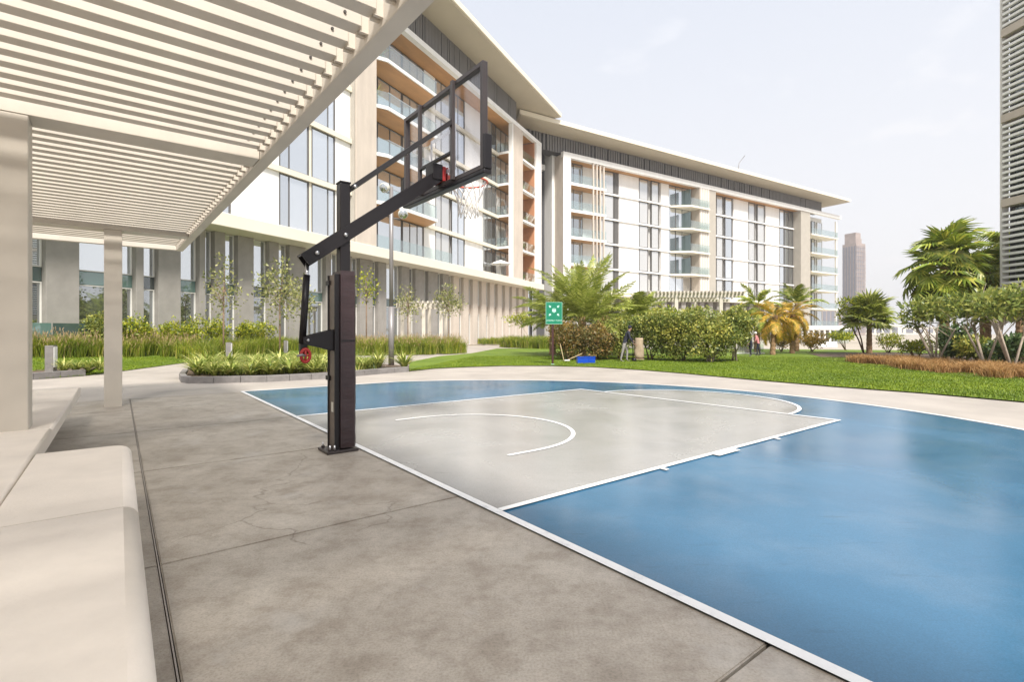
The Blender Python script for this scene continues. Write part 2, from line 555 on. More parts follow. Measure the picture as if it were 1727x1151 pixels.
def box(name, x0, x1, y0, y1, z0, z1, m, parent=None, bevel=0.0, seg=1, mtx=None):
    bm = bmesh.new()
    add_box(bm, min(x0, x1), max(x0, x1), min(y0, y1), max(y0, y1), min(z0, z1), max(z0, z1), mtx)
    if bevel > 0:
        bmesh.ops.bevel(bm, geom=bm.edges[:], offset=bevel, segments=seg, affect='EDGES', profile=0.5)
    return link(name, bm_mesh(name, bm, smooth=False), m, parent)


def prism_bm(bm, pts, z0, z1):
    lo = [bm.verts.new((x, y, z0)) for x, y in pts]
    hi = [bm.verts.new((x, y, z1)) for x, y in pts]
    n = len(pts)
    bm.faces.new(hi)
    bm.faces.new(lo[::-1])
    for i in range(n):
        bm.faces.new((lo[i], lo[(i + 1) % n], hi[(i + 1) % n], hi[i]))


def prism(name, pts, z0, z1, m, parent=None):
    bm = bmesh.new()
    prism_bm(bm, pts, z0, z1)
    bmesh.ops.recalc_face_normals(bm, faces=bm.faces[:])
    return link(name, bm_mesh(name, bm), m, parent)


def tube_bm(bm, pts, rad, seg=8, cap=True):
    pts = [Vector(p) for p in pts]
    if not hasattr(rad, '__len__'):
        rad = [rad] * len(pts)
    rings = []
    prev = None
    for i, p in enumerate(pts):
        d = (pts[min(i + 1, len(pts) - 1)] - pts[max(i - 1, 0)])
        if d.length < 1e-9:
            d = Vector((0, 0, 1))
        d.normalize()
        a = prev if prev is not None else (Vector((1, 0, 0)) if abs(d.x) < 0.9 else Vector((0, 1, 0)))
        a = (a - d * a.dot(d)).normalized()
        prev = a
        b = d.cross(a)
        rings.append([bm.verts.new(p + (a * math.cos(2 * math.pi * k / seg) + b * math.sin(2 * math.pi * k / seg)) * rad[i]) for k in range(seg)])
    for r0, r1 in zip(rings, rings[1:]):
        for k in range(seg):
            bm.faces.new((r0[k], r0[(k + 1) % seg], r1[(k + 1) % seg], r1[k]))
    if cap:
        bm.faces.new(rings[0][::-1])
        bm.faces.new(rings[-1])


def tube(name, pts, rad, m, parent=None, seg=8, smooth=True):
    bm = bmesh.new()
    tube_bm(bm, pts, rad, seg)
    return link(name, bm_mesh(name, bm, smooth), m, parent)


def bar(name, a, b, wdt, hgt, m, parent=None, side=None, bevel=0.0):
    """square bar from a to b; wdt along `side`, hgt across"""
    a, b = Vector(a), Vector(b)
    d = (b - a)
    L = d.length
    d.normalize()
    s = Vector(side) if side else (d.cross(Vector((0, 0, 1))) if abs(d.z) < 0.99 else Vector((1, 0, 0)))
    s = (s - d * s.dot(d)).normalized()
    n = s.cross(d)
    mt = Matrix(((d.x, s.x, n.x, a.x), (d.y, s.y, n.y, a.y), (d.z, s.z, n.z, a.z), (0, 0, 0, 1)))
    bm = bmesh.new()
    add_box(bm, 0, L, -wdt / 2, wdt / 2, -hgt / 2, hgt / 2, mt)
    bmesh.ops.recalc_face_normals(bm, faces=bm.faces[:])
    if bevel:
        bmesh.ops.bevel(bm, geom=bm.edges[:], offset=bevel, segments=2, affect='EDGES')
    return link(name, bm_mesh(name, bm), m, parent)


def sheet(name, pts, z, m, parent=None):
    bm = bmesh.new()
    vs = [bm.verts.new((p[0], p[1], p[2] if len(p) > 2 else z)) for p in pts]
    f = bm.faces.new(vs)
    bm.normal_update()
    if f.normal.z < 0:
        f.normal_flip()
    bmesh.ops.triangulate(bm, faces=[f])
    return link(name, bm_mesh(name, bm), m, parent)


def np_mesh(name, verts, nper, smooth=False):
    """mesh of equal polygons, nper vertices each; verts (n*nper,3)"""
    n = len(verts) // nper
    me = bpy.data.meshes.new(name)
    me.vertices.add(len(verts))
    me.vertices.foreach_set('co', np.ascontiguousarray(verts, dtype=np.float32).ravel())
    me.loops.add(n * nper)
    me.loops.foreach_set('vertex_index', np.arange(n * nper, dtype=np.int32))
    me.polygons.add(n)
    me.polygons.foreach_set('loop_start', np.arange(n, dtype=np.int32) * nper)
    me.update(calc_edges=True)
    return me


def unit(v):
    return v / np.maximum(np.linalg.norm(v, axis=1, keepdims=True), 1e-9)


def leaves_np(pts, size, aspect=0.45, up=0.3, out=None, r=None):
    """pointed leaf (4 corners) at every point, random attitude, leaning `out`"""
    r = r or rng
    n = len(pts)
    d = unit(r.normal(size=(n, 3)) + np.array([0, 0, up]) + (out * 1.0 if out is not None else 0))
    s = unit(np.cross(d, unit(r.normal(size=(n, 3)))))
    L = size * r.uniform(0.6, 1.3, (n, 1))
    nn = np.cross(d, s)
    v = np.empty((n, 4, 3))
    v[:, 0] = pts
    v[:, 1] = pts + d * L * 0.5 + s * L * aspect * 0.5 + nn * L * 0.08
    v[:, 2] = pts + d * L
    v[:, 3] = pts + d * L * 0.5 - s * L * aspect * 0.5 + nn * L * 0.08
    return v.reshape(-1, 3)


def blob_pts(center, rad, n, shell=0.5, r=None, lump=0.25):
    r = r or rng
    d = unit(r.normal(size=(n, 3)))
    rr = (shell + (1 - shell) * r.uniform(0, 1, (n, 1))) ** 0.6
    ph = np.sin(d[:, :1] * 5.1 + center[0]) * np.cos(d[:, 1:2] * 4.3 + center[1]) + np.sin(d[:, 2:3] * 6.0 + center[0] * 3)
    rr = rr * (1 + lump * 0.5 * ph)
    return np.array(center) + d * rr * np.array(rad), d


def blades_np(base, h, wd, lean=0.3, droop=0.3, r=None, dirs=None):
    """bent grass blade as 3 points + tip: quad then triangle -> returned as degenerate-free quads (2 per blade)"""
    r = r or rng
    n = len(base)
    a = r.uniform(0, 2 * np.pi, n) if dirs is None else dirs
    ld = np.stack([np.cos(a), np.sin(a), np.zeros(n)], 1)
    b = r.uniform(0, 2 * np.pi, n)
    sd_ = np.stack([np.cos(b), np.sin(b), np.zeros(n)], 1)
    hh = (h * r.uniform(0.65, 1.15, n))[:, None]
    ln = (lean * r.uniform(0.1, 1.0, n))[:, None] * hh
    up = np.array([0, 0, 1.0])
    p0 = base
    p1 = base + up * hh * 0.6 + ld * ln * 0.35
    p2 = base + up * hh * (1 - droop * r.uniform(0, 1, (n, 1))) + ld * ln * 1.1
    v = np.empty((n, 2, 4, 3))
    v[:, 0, 0] = p0 - sd_ * wd * .5; v[:, 0, 1] = p0 + sd_ * wd * .5
    v[:, 0, 2] = p1 + sd_ * wd * .45; v[:, 0, 3] = p1 - sd_ * wd * .45
    v[:, 1, 0] = p1 - sd_ * wd * .45; v[:, 1, 1] = p1 + sd_ * wd * .45
    v[:, 1, 2] = p2 + sd_ * wd * .06; v[:, 1, 3] = p2 - sd_ * wd * .06
    return v.reshape(-1, 3), p2


def in_poly(x, y, poly):
    c = np.zeros(len(x), bool)
    n = len(poly)
    for i in range(n):
        x0, y0 = poly[i][:2]
        x1, y1 = poly[(i + 1) % n][:2]
        cond = ((y0 > y) != (y1 > y)) & (x < (x1 - x0) * (y - y0) / (y1 - y0 + 1e-12) + x0)
        c ^= cond
    return c


def scatter(poly, n, r=None):
    r = r or rng
    xs = [p[0] for p in poly]; ys = [p[1] for p in poly]
    X = np.empty(0); Y = np.empty(0)
    while len(X) < n:
        x = r.uniform(min(xs), max(xs), n); y = r.uniform(min(ys), max(ys), n)
        k = in_poly(x, y, poly)
        X = np.concatenate([X, x[k]]); Y = np.concatenate([Y, y[k]])
    return X[:n], Y[:n]


# ------------------------------------------------------------------ ground, paving, court
struct(sheet('ground', [(-900, -200), (900, -200), (900, 2500), (-900, 2500)], -0.08, 'sand'))

lawn_edge_px = [(690, 627), (735, 622.5), (790, 620), (850, 618), (925, 618), (1000, 620), (1080, 625), (1160, 631.5), (1250, 640),
                (1400, 653), (1560, 665), (1727, 680), (2000, 706), (2400, 745)]
edge = [at(*p) for p in lawn_edge_px]
# plaza: big sheet with the near slab field left out
outer = [(-30, -8), (16, -8), (16, 3)] + [(22, 6)] + [(22, 45), (6, 48), (-6, 48), (-30, 48)]
hole = [P(-0.85, -4.6), P(1.99, -4.6), P(1.99, 11.62), P(-0.85, 11.62)]
hole = [(p[0], p[1]) for p in hole]


def sheet_hole(name, outer, hole, z, m):
    bm = bmesh.new()
    ed = []
    for loop in (outer, hole):
        vs = [bm.verts.new((x, y, z)) for x, y in loop]
        ed += [bm.edges.new((vs[i], vs[(i + 1) % len(vs)])) for i in range(len(vs))]
    bmesh.ops.triangle_fill(bm, edges=ed, use_beauty=True, use_dissolve=False)
    bm.normal_update()
    for f in bm.faces:
        if f.normal.z < 0:
            f.normal_flip()
    return link(name, bm_mesh(name, bm), m)


plaza = struct(sheet_hole('plaza_paving', outer, hole, 0.0, 'plaza'))
plaza.data.materials.clear()
plaza.data.materials.append(M['plaza'])

slabs = struct(sheet('paving_bed', hole, -0.05, 'soil'))
slabs.name = 'concrete_paving'
tj = [-4.55, -1.31, 0.94, 3.19, 5.44, 7.69, 9.94, 11.6]
for i in range(len(tj) - 1):
    for s0, s1 in ((0.171, 1.985), (-0.84, 0.157)):
        bm = bmesh.new()
        add_box(bm, s0, s1, tj[i] + 0.006, tj[i + 1] - 0.006, -0.05, 0.0)
        bmesh.ops.bevel(bm, geom=[e for e in bm.edges if all(v.co.z > -0.01 for v in e.verts)], offset=0.006, segments=2, affect='EDGES')
        bmesh.ops.transform(bm, matrix=COURT, verts=bm.verts[:])
        link('slab', bm_mesh('slab', bm), 'concrete', slabs)
# metal strip in the long expansion joint
stp = box('joint_strip', 0.161, 0.1665, -4.5, 11.55, -0.05, -0.003, 'plaza', slabs, mtx=COURT)

# court: the half court inside the three point line
KT, RIMS = 5.20, 3.5
HW, RA = 6.45, 6.75


def arc(cs, ct, r, a0, a1, n):
    return [(cs + r * math.cos(a0 + (a1 - a0) * i / n), ct + r * math.sin(a0 + (a1 - a0) * i / n)) for i in range(n + 1)]


a3 = math.asin(HW / RA)
outline = [(2.0, KT - HW)] + arc(RIMS, KT, RA, -a3, a3, 72) + [(2.0, KT + HW)]
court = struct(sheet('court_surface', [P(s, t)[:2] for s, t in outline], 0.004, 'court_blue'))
key_pts = [(2.0, KT - 2.45), (7.8, KT - 2.45)] + [(7.8, KT - 1.8)] + arc(7.8, KT, 1.8, -math.pi / 2, math.pi / 2, 40)[1:-1] + [(7.8, KT + 1.8), (7.8, KT + 2.45), (2.0, KT + 2.45)]
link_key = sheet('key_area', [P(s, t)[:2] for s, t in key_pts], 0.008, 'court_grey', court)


def stripe(name, pts, wd, z=0.012):
    bm = bmesh.new()
    L = []
    for i, p in enumerate(pts):
        a = Vector(pts[max(i - 1, 0)]); b = Vector(pts[min(i + 1, len(pts) - 1)])
        d = (b - a).normalized()
        n = Vector((-d.y, d.x)) * wd / 2
        q = Vector(p)
        L.append((bm.verts.new(P(q.x + n.x, q.y + n.y, z)), bm.verts.new(P(q.x - n.x, q.y - n.y, z))))
    for (a, b), (c, d) in zip(L, L[1:]):
        bm.faces.new((a, b, d, c))
    bm.normal_update()
    for f in bm.faces:
        if f.normal.z < 0:
            f.normal_flip()
    o = link(name, bm_mesh(name, bm), 'white_line', court)
    return o


W_ = 0.055
stripe('baseline', [(2.0, KT - HW - .02), (2.0, KT + HW + .02)], 0.06)
o3 = [(2.03, KT - HW + .0)] + arc(RIMS, KT, RA, -a3, a3, 96) + [(2.03, KT + HW)]
stripe('three_point_line', o3, W_, 0.0135)
stripe('lane_line', [(2.03, KT - 2.45), (7.8, KT - 2.45)], W_, 0.0135)
stripe('lane_line', [(2.03, KT + 2.45), (7.8, KT + 2.45)], W_, 0.0135)
stripe('free_throw_line', [(7.8, KT - 2.48), (7.8, KT + 2.48)], W_, 0.015)
stripe('free_throw_arc', arc(7.8, KT, 1.8, -math.pi / 2, math.pi / 2, 48), W_, 0.0165)
stripe('charge_arc', [(3.0, KT - 1.27)] + arc(3.36, KT, 1.27, -math.pi / 2, math.pi / 2, 40) + [(3.0, KT + 1.27)], 0.05, 0.0135)
for sg in (-1, 1):
    e = KT + sg * 2.45
    for s0, s1 in (((1.75, 1.80), (2.60, 3.0), (3.85, 3.90)) if sg < 0 else ()):
        stripe('lane_mark', [(2 + s0, e + sg * 0.062), (2 + s1, e + sg * 0.062)], 0.07 if s1 - s0 < .2 else 0.08, 0.0165)

# ------------------------------------------------------------------ lawns and beds
far_lawn = [(34, 3), (34, 34), (24, 37), (10, 42), (-1.2, 40)] + [at(795, 597), at(740, 602), at(690, 612)]
lawn_poly = [(x, y) for x, y in edge] + far_lawn
lawn = struct(sheet('lawn', lawn_poly, 0.025, 'lawn'))
# turf blades over the lawn the camera can make out
def turf(name, poly, n, z, dens_y=None):
    x, y = scatter(poly, n)
    if dens_y:
        k = rng.uniform(0, 1, len(y)) < np.clip(dens_y / np.maximum(y, 1) ** 1.6, 0.02, 1)
        x, y = x[k], y[k]
    zz = z(x, y) if callable(z) else np.full(len(x), z)
    v, _ = blades_np(np.stack([x, y, zz], 1), np.full(len(x), 0.05), 0.012, 0.8, 0.3)
    return tag(stuff(link(name, np_mesh(name, v, 4), 'blade')), 'short mown green turf of the lawn beyond the court' if 'left' not in name else 'short turf', 'grass')


near_poly = [e for e in edge if e[0] < 16] + [(16, 10), (19, 24), (10, 26), (-2, 26), (-3.2, 17)]
turf('turf', near_poly, 240000, 0.025)

# left lawn with a gentle rise towards the building
Lk = [at(-60, 648), at(57, 641), at(140, 635)]
ll_front = [at(-60, 648), at(57, 641), at(140, 635), at(205, 627), at(310, 613), at(400, 607.5), (-10.7, 24.9), (-11.6, 30), (-13.2, 40)]
ll_poly = ll_front + [(-22, 42), (-40, 20), (-26, 8)]


def rise(x, y):
    # distance from the front kerb line towards the building
    x = np.asarray(x, float); y = np.asarray(y, float)
    d = np.full(x.shape, 1e9)
    for (ax, ay), (bx, by) in zip(ll_front, ll_front[1:]):
        t = np.clip(((x - ax) * (bx - ax) + (y - ay) * (by - ay)) / ((bx - ax) ** 2 + (by - ay) ** 2), 0, 1)
        d = np.minimum(d, np.hypot(x - ax - t * (bx - ax), y - ay - t * (by - ay)))
    return 0.02 + 0.30 * np.clip(d / 5.0, 0, 1) * np.clip((-x - 11.0) / 4.0, 0, 1)


def rise_sheet(name, poly, m, step=0.8, off=0.0):
    bm = bmesh.new()
    vs = [bm.verts.new((p[0], p[1], 0)) for p in poly]
    f = bm.faces.new(vs)
    bm.normal_update()
    if f.normal.z < 0:
        f.normal_flip()
    xs = [p[0] for p in poly]; ys = [p[1] for p in poly]
    for ax, lo, hi in ((0, min(xs), max(xs)), (1, min(ys), max(ys))):
        c = lo + step
        while c < hi:
            co = (c, 0, 0) if ax == 0 else (0, c, 0)
            no = (1, 0, 0) if ax == 0 else (0, 1, 0)
            bmesh.ops.bisect_plane(bm, geom=bm.verts[:] + bm.edges[:] + bm.faces[:], plane_co=co, plane_no=no)
            c += step
    for v in bm.verts:
        v.co.z = float(rise(v.co.x, v.co.y)) + off
    return link(name, bm_mesh(name, bm, True), m)


struct(rise_sheet('lawn_slope', ll_poly, 'lawn'))
tl = [at(57, 641), at(140, 635), at(205, 627), at(310, 613), at(400, 607.5), (-14, 23), (-19, 19), (-22, 15)]
x, y = scatter(tl, 60000)
v, _ = blades_np(np.stack([x, y, rise(x, y)], 1), np.full(len(x), 0.05), 0.012, 0.8, 0.3)
tag(stuff(link('turf', np_mesh('turf', v, 4), 'blade')), 'short green turf on the small slope behind the pergola posts', 'grass')


# kerb stones along polylines
def kerb(name, pts, hgt, wd, label, closed=False, L=0.55, z0=-0.02):
    r0 = root(name)
    tag(r0, label, 'kerb', 'grey stone kerbs round the planting beds')
    pts = [Vector(p) for p in pts]
    if closed:
        pts.append(pts[0])
    for a, b in zip(pts, pts[1:]):
        n = max(1, round((b - a).length / L))
        for i in range(n):
            p = a.lerp(b, i / n); q = a.lerp(b, (i + 1) / n)
            d = (q - p)
            ang = math.atan2(d.y, d.x)
            mt = Matrix.Translation((p.x, p.y, 0)) @ Matrix.Rotation(ang, 4, 'Z')
            bm = bmesh.new()
            add_box(bm, 0.004, d.length - 0.004, 0, wd, z0, hgt)
            bmesh.ops.bevel(bm, geom=[e for e in bm.edges], offset=0.008, segments=1, affect='EDGES')
            bmesh.ops.transform(bm, matrix=mt, verts=bm.verts[:])
            link('kerb_stone', bm_mesh('kerb_stone', bm), 'kerb', r0)
    return r0


# planting bed in front of the path
bed_front = [at(302, 640), at(305, 645.5), at(318, 647.5), at(360, 647), at(450, 645), at(560, 639), at(640, 631.5), at(690, 627.5)]
bed_back = [at(690, 622), at(640, 619), at(600, 614), at(520, 611), at(440, 611), at(380, 614), at(330, 621), at(308, 632)]
bed_all = bed_front + bed_back
cxb = sum(p[0] for p in bed_all) / len(bed_all); cyb = sum(p[1] for p in bed_all) / len(bed_all)
kerb('planter_kerb', [bed_all[-1]] + bed_front, 0.16, 0.14, 'low grey stone kerb of the lily bed at the far court corner')
struct(sheet('bed_soil', bed_all, 0.10, 'soil'))
kerb('planter_kerb', [at(-80, 650), at(57, 641), at(145, 634.5)], 0.18, 0.14, 'short grey stone kerb at the lawn left of the thin pergola post')
struct(sheet('bed_soil', [at(-80, 650), at(57, 641), at(145, 634.5), (-13.5, 16.5), (-18, 15)], 0.12, 'soil'))


def lily_mesh(n, h, seed):
    r = np.random.default_rng(seed)
    V = []
    for k in range(n):
        a = r.uniform(0, 2 * np.pi)
        d = np.array([math.cos(a), math.sin(a), 0]); s = np.array([-d[1], d[0], 0])
        L = h * r.uniform(0.8, 1.35); wd = 0.028 * r.uniform(0.8, 1.3); el0 = r.uniform(0.75, 1.45)
        p = d * 0.03
        prev = None
        N = 5
        for i in range(N + 1):
            t = i / N
            ww = wd * (1 - t ** 2.2) * (0.7 + 0.3 * math.sin(math.pi * min(t * 1.5, 1)))
            cur = (p - s * ww, p + s * ww)
            if prev is not None:
                V += [prev[0], prev[1], cur[1], cur[0]]
            prev = cur
            e = el0 - t * 1.35 * r.uniform(0.9, 1.1)
            p = p + (d * math.cos(e) + np.array([0, 0, 1]) * math.sin(e)) * L / N
    return np_mesh('lily_leaves', np.array(V), 4)


lm = [lily_mesh(70, 0.66, s) for s in (1, 2, 3)]
bands = [('at the rounded left end of the kerbed bed', 335, 633), ('left part of the bed, second clump', 362, 634), ('third clump along the bed front', 392, 634),
         ('fourth clump along the bed front', 424, 634), ('clump right under the tall stiff leaves', 455, 633), ('clump left of the red crank wheel', 486, 631),
         ('clump below the red crank wheel', 517, 629), ('clump just left of the padded pole', 543, 627), ('clump just right of the padded pole', 612, 623),
         ('clump left of the lamp post foot', 637, 621), ('clump right of the lamp post foot', 682, 621),
         ('front clump between the bed end and the second clump', 349, 630), ('front clump left of the stiff leaves', 440, 631), ('small clump nearest the pole on the left', 530, 631),
         ('back row clump far right by the pole', 590, 619), ('back row clump near the left end', 350, 626), ('back row clump, second from the left', 385, 624), ('back row clump in the middle', 425, 622),
         ('back row clump behind the stiff leaves', 470, 620), ('back row clump near the crank wheel', 505, 620)]
for i, (txt, px, py) in enumerate(bands):
    px += random.uniform(-4, 4)
    o = link('lily_plant', lm[i % 3], 'lily')
    X, Y = at(px, py, 0.10)
    o.location = (X, Y, 0.10)
    o.rotation_euler = (0, 0, random.uniform(0, 6))
    sc = random.uniform(0.9, 1.15)
    o.scale = (sc, sc, sc * random.uniform(.85, 1.1))
    tag(o, 'arching light green strap leaf plant, ' + txt, 'plant', 'strap leaf plants in the kerbed bed')
bx_, by_ = scatter([at(330, 636), at(360, 640), at(450, 638), at(560, 633), at(640, 628), at(640, 620), at(560, 614), at(440, 613), at(360, 618)], 9000)
bv_, _ = blades_np(np.stack([bx_, by_, np.full(len(bx_), .10)], 1), np.full(len(bx_), .34), .03, 1.3, .4)
tag(stuff(link('bed_foliage', np_mesh('bed_foliage', bv_, 4), 'lily')), 'low dense strap leaf ground cover filling the kerbed bed', 'ground cover')
for i in range(4):
    o = link('lily_plant', lm[i % 3], 'lily')
    X, Y = at(75 + i * 22, 632 - i, 0.12)
    o.location = (X - .2, Y + .8, 0.12)
    sc = 0.7
    o.scale = (sc, sc, sc)
    tag(o, 'small strap leaf plant at the kerb, ' + ['left of the grey bollard', 'beside the left foot of the grey bollard', 'just right of the grey bollard', 'rightmost by the short kerb'][i], 'plant', 'small plants by the near bollard')


def at_rise(px, py):
    z_ = .1
    for _ in range(20):
        p = at(px, py, z_)
        z_ = .5 * z_ + .5 * float(rise(p[0], p[1]))
    return p


# tall ornamental grass bands
def grass_band(name, line, depth, n, h, m, label, z=0.03, plume=None, wd=0.02, lean=0.55, clump=0.45):
    """line = polyline of front foot; clumps scattered back to `depth`"""
    pts = [Vector(p) for p in line]
    seg = [(b - a).length for a, b in zip(pts, pts[1:])]
    tot = sum(seg)
    nc = int(tot / clump * depth / clump) + 1
    B = []
    H = []
    for c in range(nc):
        d = (c + random.random()) / nc * tot
        i = 0
        while i < len(seg) - 1 and d > seg[i]:
            d -= seg[i]; i += 1
        p = pts[i].lerp(pts[i + 1], min(1, d / seg[i]))
        t = (pts[i + 1] - pts[i]).normalized()
        nrm = Vector((-t.y, t.x))
        if nrm.dot(p) < 0:
            nrm = -nrm
        q = p + nrm * random.uniform(0.15, depth)
        k = n // nc
        a = rng.normal(size=(k, 2)) * 0.11
        zz = z(q.x, q.y) if callable(z) else z
        B.append(np.stack([q.x + a[:, 0], q.y + a[:, 1], np.full(k, zz)], 1))
        H.append(np.full(k, h * random.uniform(0.82, 1.12)))
    B = np.concatenate(B); H = np.concatenate(H)
    v, tip = blades_np(B, H, wd, lean, 0.35)
    o = tag(stuff(link(name, np_mesh(name, v, 4), m)), label, 'ornamental grass')
    if plume:
        k = rng.uniform(0, 1, len(tip)) < 0.16
        t2 = tip[k] + rng.normal(size=(k.sum(), 3)) * 0.03
        t2[:, 2] += 0.02
        v2, _ = blades_np(t2, np.full(len(t2), 0.16), 0.022, 0.7, 0.3)
        stuff(link('plumes', np_mesh('plumes', v2, 4), plume, o))
    return o


zr = lambda x, y: float(rise(np.array(x), np.array(y)))
g0 = at_rise(-40, 607); g1 = at_rise(57, 605.5); g2 = at_rise(200, 604); g3 = at_rise(345, 603)
grass_band('tall_grass', [g0, g1, g2, g3], 1.5, 16000, 0.92, 'grass_tall', 'yellow green feathery grass band behind the small left lawn', zr, 'grass_plume', wd=0.018)
grass_band('tall_grass', [at(345, 604, .16), at(400, 603, .1), at(515, 592, .05)], 1.3, 12000, 0.9, 'grass_tall',
           'feathery yellow green grass behind the path and the two bollards', zr, None, wd=0.018)
grass_band('tall_grass', [at(508, 601), at(600, 601), at(700, 600), at(793, 597)], 2.6, 26000, 0.98, 'grass_tall',
           'dense tall grass hedge behind the padded pole and lamp post', 0.03, 'grass_plume', wd=0.02)
grass_band('tall_grass', [at(836, 586), at(880, 588), at(928, 590)], 2.6, 16000, 0.95, 'grass_tall',
           'far clipped yellow green grass strip left of the green sign', 0.03, None, wd=0.03)
grass_band('tall_grass', [at(800, 581), at(836, 582)], 2.0, 2500, 0.8, 'grass_tall', 'small bright grass patch beyond the path near the left building', 0.03, None, wd=0.03)
gb = [at(1415, 612), at(1480, 620), at(1560, 630), at(1640, 638), at(1727, 643), at(1850, 650), at(2000, 655)]
grass_band('brown_grass', gb, 2.2, 30000, 0.36, 'grass_brown', 'rust brown dry ornamental grass band along the right lawn edge', 0.03, None, wd=0.016, lean=0.9)
struct(sheet('bed_soil', gb + [(26, 20), (24, 32), (17.5, 30)], 0.035, 'soil'))


# ------------------------------------------------------------------ plants and trees
def shrub(name, px, Y, rx, rz, zc, n, size, m, label, group, z0=0.03, stems=5, aspect=0.5, ry=None, lumps=4, bm_='bark'):
    X = ray(px, Y)
    r0 = root(name, (X, Y, z0))
    ry = ry or rx
    V = []
    rr = np.random.default_rng(int(px * 7 + Y * 13))
    for k in range(lumps):
        c = (rr.uniform(-.45, .45) * rx, rr.uniform(-.45, .45) * ry, zc + rr.uniform(-.3, .35) * rz)
        f = rr.uniform(.5, .78)
        p, d = blob_pts(c, (rx * f, ry * f, rz * f), n // lumps, 0.35, rr, 0.35)
        p = p[p[:, 2] > 0.03]
        V.append(leaves_np(p, size, aspect, 0.35, None, rr))
    link('foliage', np_mesh('foliage', np.concatenate(V), 4), m, r0)
    bm = bmesh.new()
    for k in range(stems):
        a = rr.uniform(0, 6.28)
        e = Vector((math.cos(a) * rx * .5, math.sin(a) * ry * .5, zc * rr.uniform(.8, 1.1)))
        tube_bm(bm, [(rr.uniform(-.1, .1), rr.uniform(-.1, .1), -.02), e * 0.5 + Vector((rr.uniform(-.08, .08), 0, .05)), e], [0.03, 0.022, 0.01], 5)
    link('stems', bm_mesh('stems', bm, True), bm_, r0)
    tag(r0, label, 'shrub', group)
    return r0


hg = 'shrubs of the informal hedge beyond the court'
shrub('hedge_shrub', 962, 22.3, 1.0, 0.95, 0.95, 5700, 0.11, 'leaf_brown', 'brownish olive shrub right behind the green sign post', hg)
shrub('hedge_shrub', 1005, 22.5, 1.15, 1.05, 1.0, 6900, 0.11, 'leaf_brown', 'brownish shrub behind the blue crate', hg)
shrub('hedge_shrub', 1046, 22.9, 1.1, 1.15, 1.1, 6900, 0.12, 'leaf_hedge', 'olive green shrub behind the stooping worker', hg)
shrub('hedge_shrub', 1098, 22.2, 1.15, 1.2, 1.15, 7500, 0.12, 'leaf_hedge', 'rounded green shrub just right of the tan sack', hg)
shrub('hedge_shrub', 1150, 21.6, 1.2, 1.2, 1.2, 7800, 0.12, 'leaf_hedge', 'dark green shrub in the middle of the hedge', hg)
shrub('hedge_shrub', 1198, 20.6, 1.15, 1.15, 1.25, 7800, 0.12, 'leaf_hedge', 'green shrub with pale stems near the hedge end', hg, stems=9, bm_='bark_pale')
shrub('hedge_shrub', 1238, 21.2, 1.0, 1.2, 1.35, 7500, 0.12, 'leaf_hedge', 'bushy green shrub ending the hedge on the right', hg, stems=7, bm_='bark_pale')

yg = 'bright shrubs at the foot of the left building'
for i, (px, top, txt) in enumerate([(150, 538, 'darker leafy shrub between the two beige posts'), (205, 545, 'yellow green shrub right of the thin beige post'),
                                    (240, 547, 'yellow green shrub before the narrow concrete pier'), (280, 546, 'bright shrub before the second wide pier'),
                                    (320, 545, 'bright shrub below the first tall window'), (360, 544, 'bright shrub behind the staked sapling'),
                                    (400, 546, 'green shrub right of the staked sapling'), (440, 552, 'low green shrub at the band end')]):
    Yd = 21.0 + i * 1.1
    zt = 1.2 + (563 - top) * Yd / F
    shrub('bright_shrub', px, Yd, 0.85, (zt - .25) / 1.55, (zt + .2) / 2, 1500, 0.13, 'leaf_yellow' if i else 'leaf_hedge', txt, yg, z0=0.28, lumps=3, stems=3)


def tree(name, X, Y, trunk_h, lean, crown, n, size, m, label, group=None, z0=0.03, r0_=0.05, bark='bark', limbs=6, aspect=0.5, stems=1, spread=0.3, cat='tree', sphere=0.35):
    """crown = list of (dx,dy,z,rx,rz)"""
    rt = root(name, (X, Y, z0))
    rr = np.random.default_rng(int(abs(X) * 71 + Y * 131))
    V = []
    for c in crown:
        p, d = blob_pts((c[0], c[1], c[2]), (c[3], c[3], c[4]), int(n * c[3] ** 2 * c[4] / sum(q[3] ** 2 * q[4] for q in crown)), sphere, rr, 0.45)
        V.append(leaves_np(p, size, aspect, 0.4, d * 0.6, rr))
    link('crown', np_mesh('crown', np.concatenate(V), 4), m, rt)
    bm = bmesh.new()
    for s in range(stems):
        a = rr.uniform(0, 6.28)
        off = Vector((math.cos(a), math.sin(a), 0)) * (spread if stems > 1 else 0)
        top = Vector((lean[0], lean[1], trunk_h)) + off * 2.0
        mid = Vector((lean[0] * .4, lean[1] * .4, trunk_h * .5)) + off
        tube_bm(bm, [(0, 0, -.05), mid, top], [r0_, r0_ * .8, r0_ * .6], 7)
        for k in range(limbs):
            c = crown[int(rr.integers(len(crown)))]
            e = Vector((c[0], c[1], c[2])) + Vector(rr.normal(size=3)) * c[3] * 0.45
            st = mid.lerp(top, rr.uniform(.4, 1))
            md = st.lerp(e, .5) + Vector(rr.normal(size=3)) * 0.06
            tube_bm(bm, [st, md, e], [r0_ * .45, r0_ * .3, r0_ * .12], 5)
    link('trunk', bm_mesh('trunk', bm, True), bark, rt)
    tag(rt, label, cat, group)
    return rt


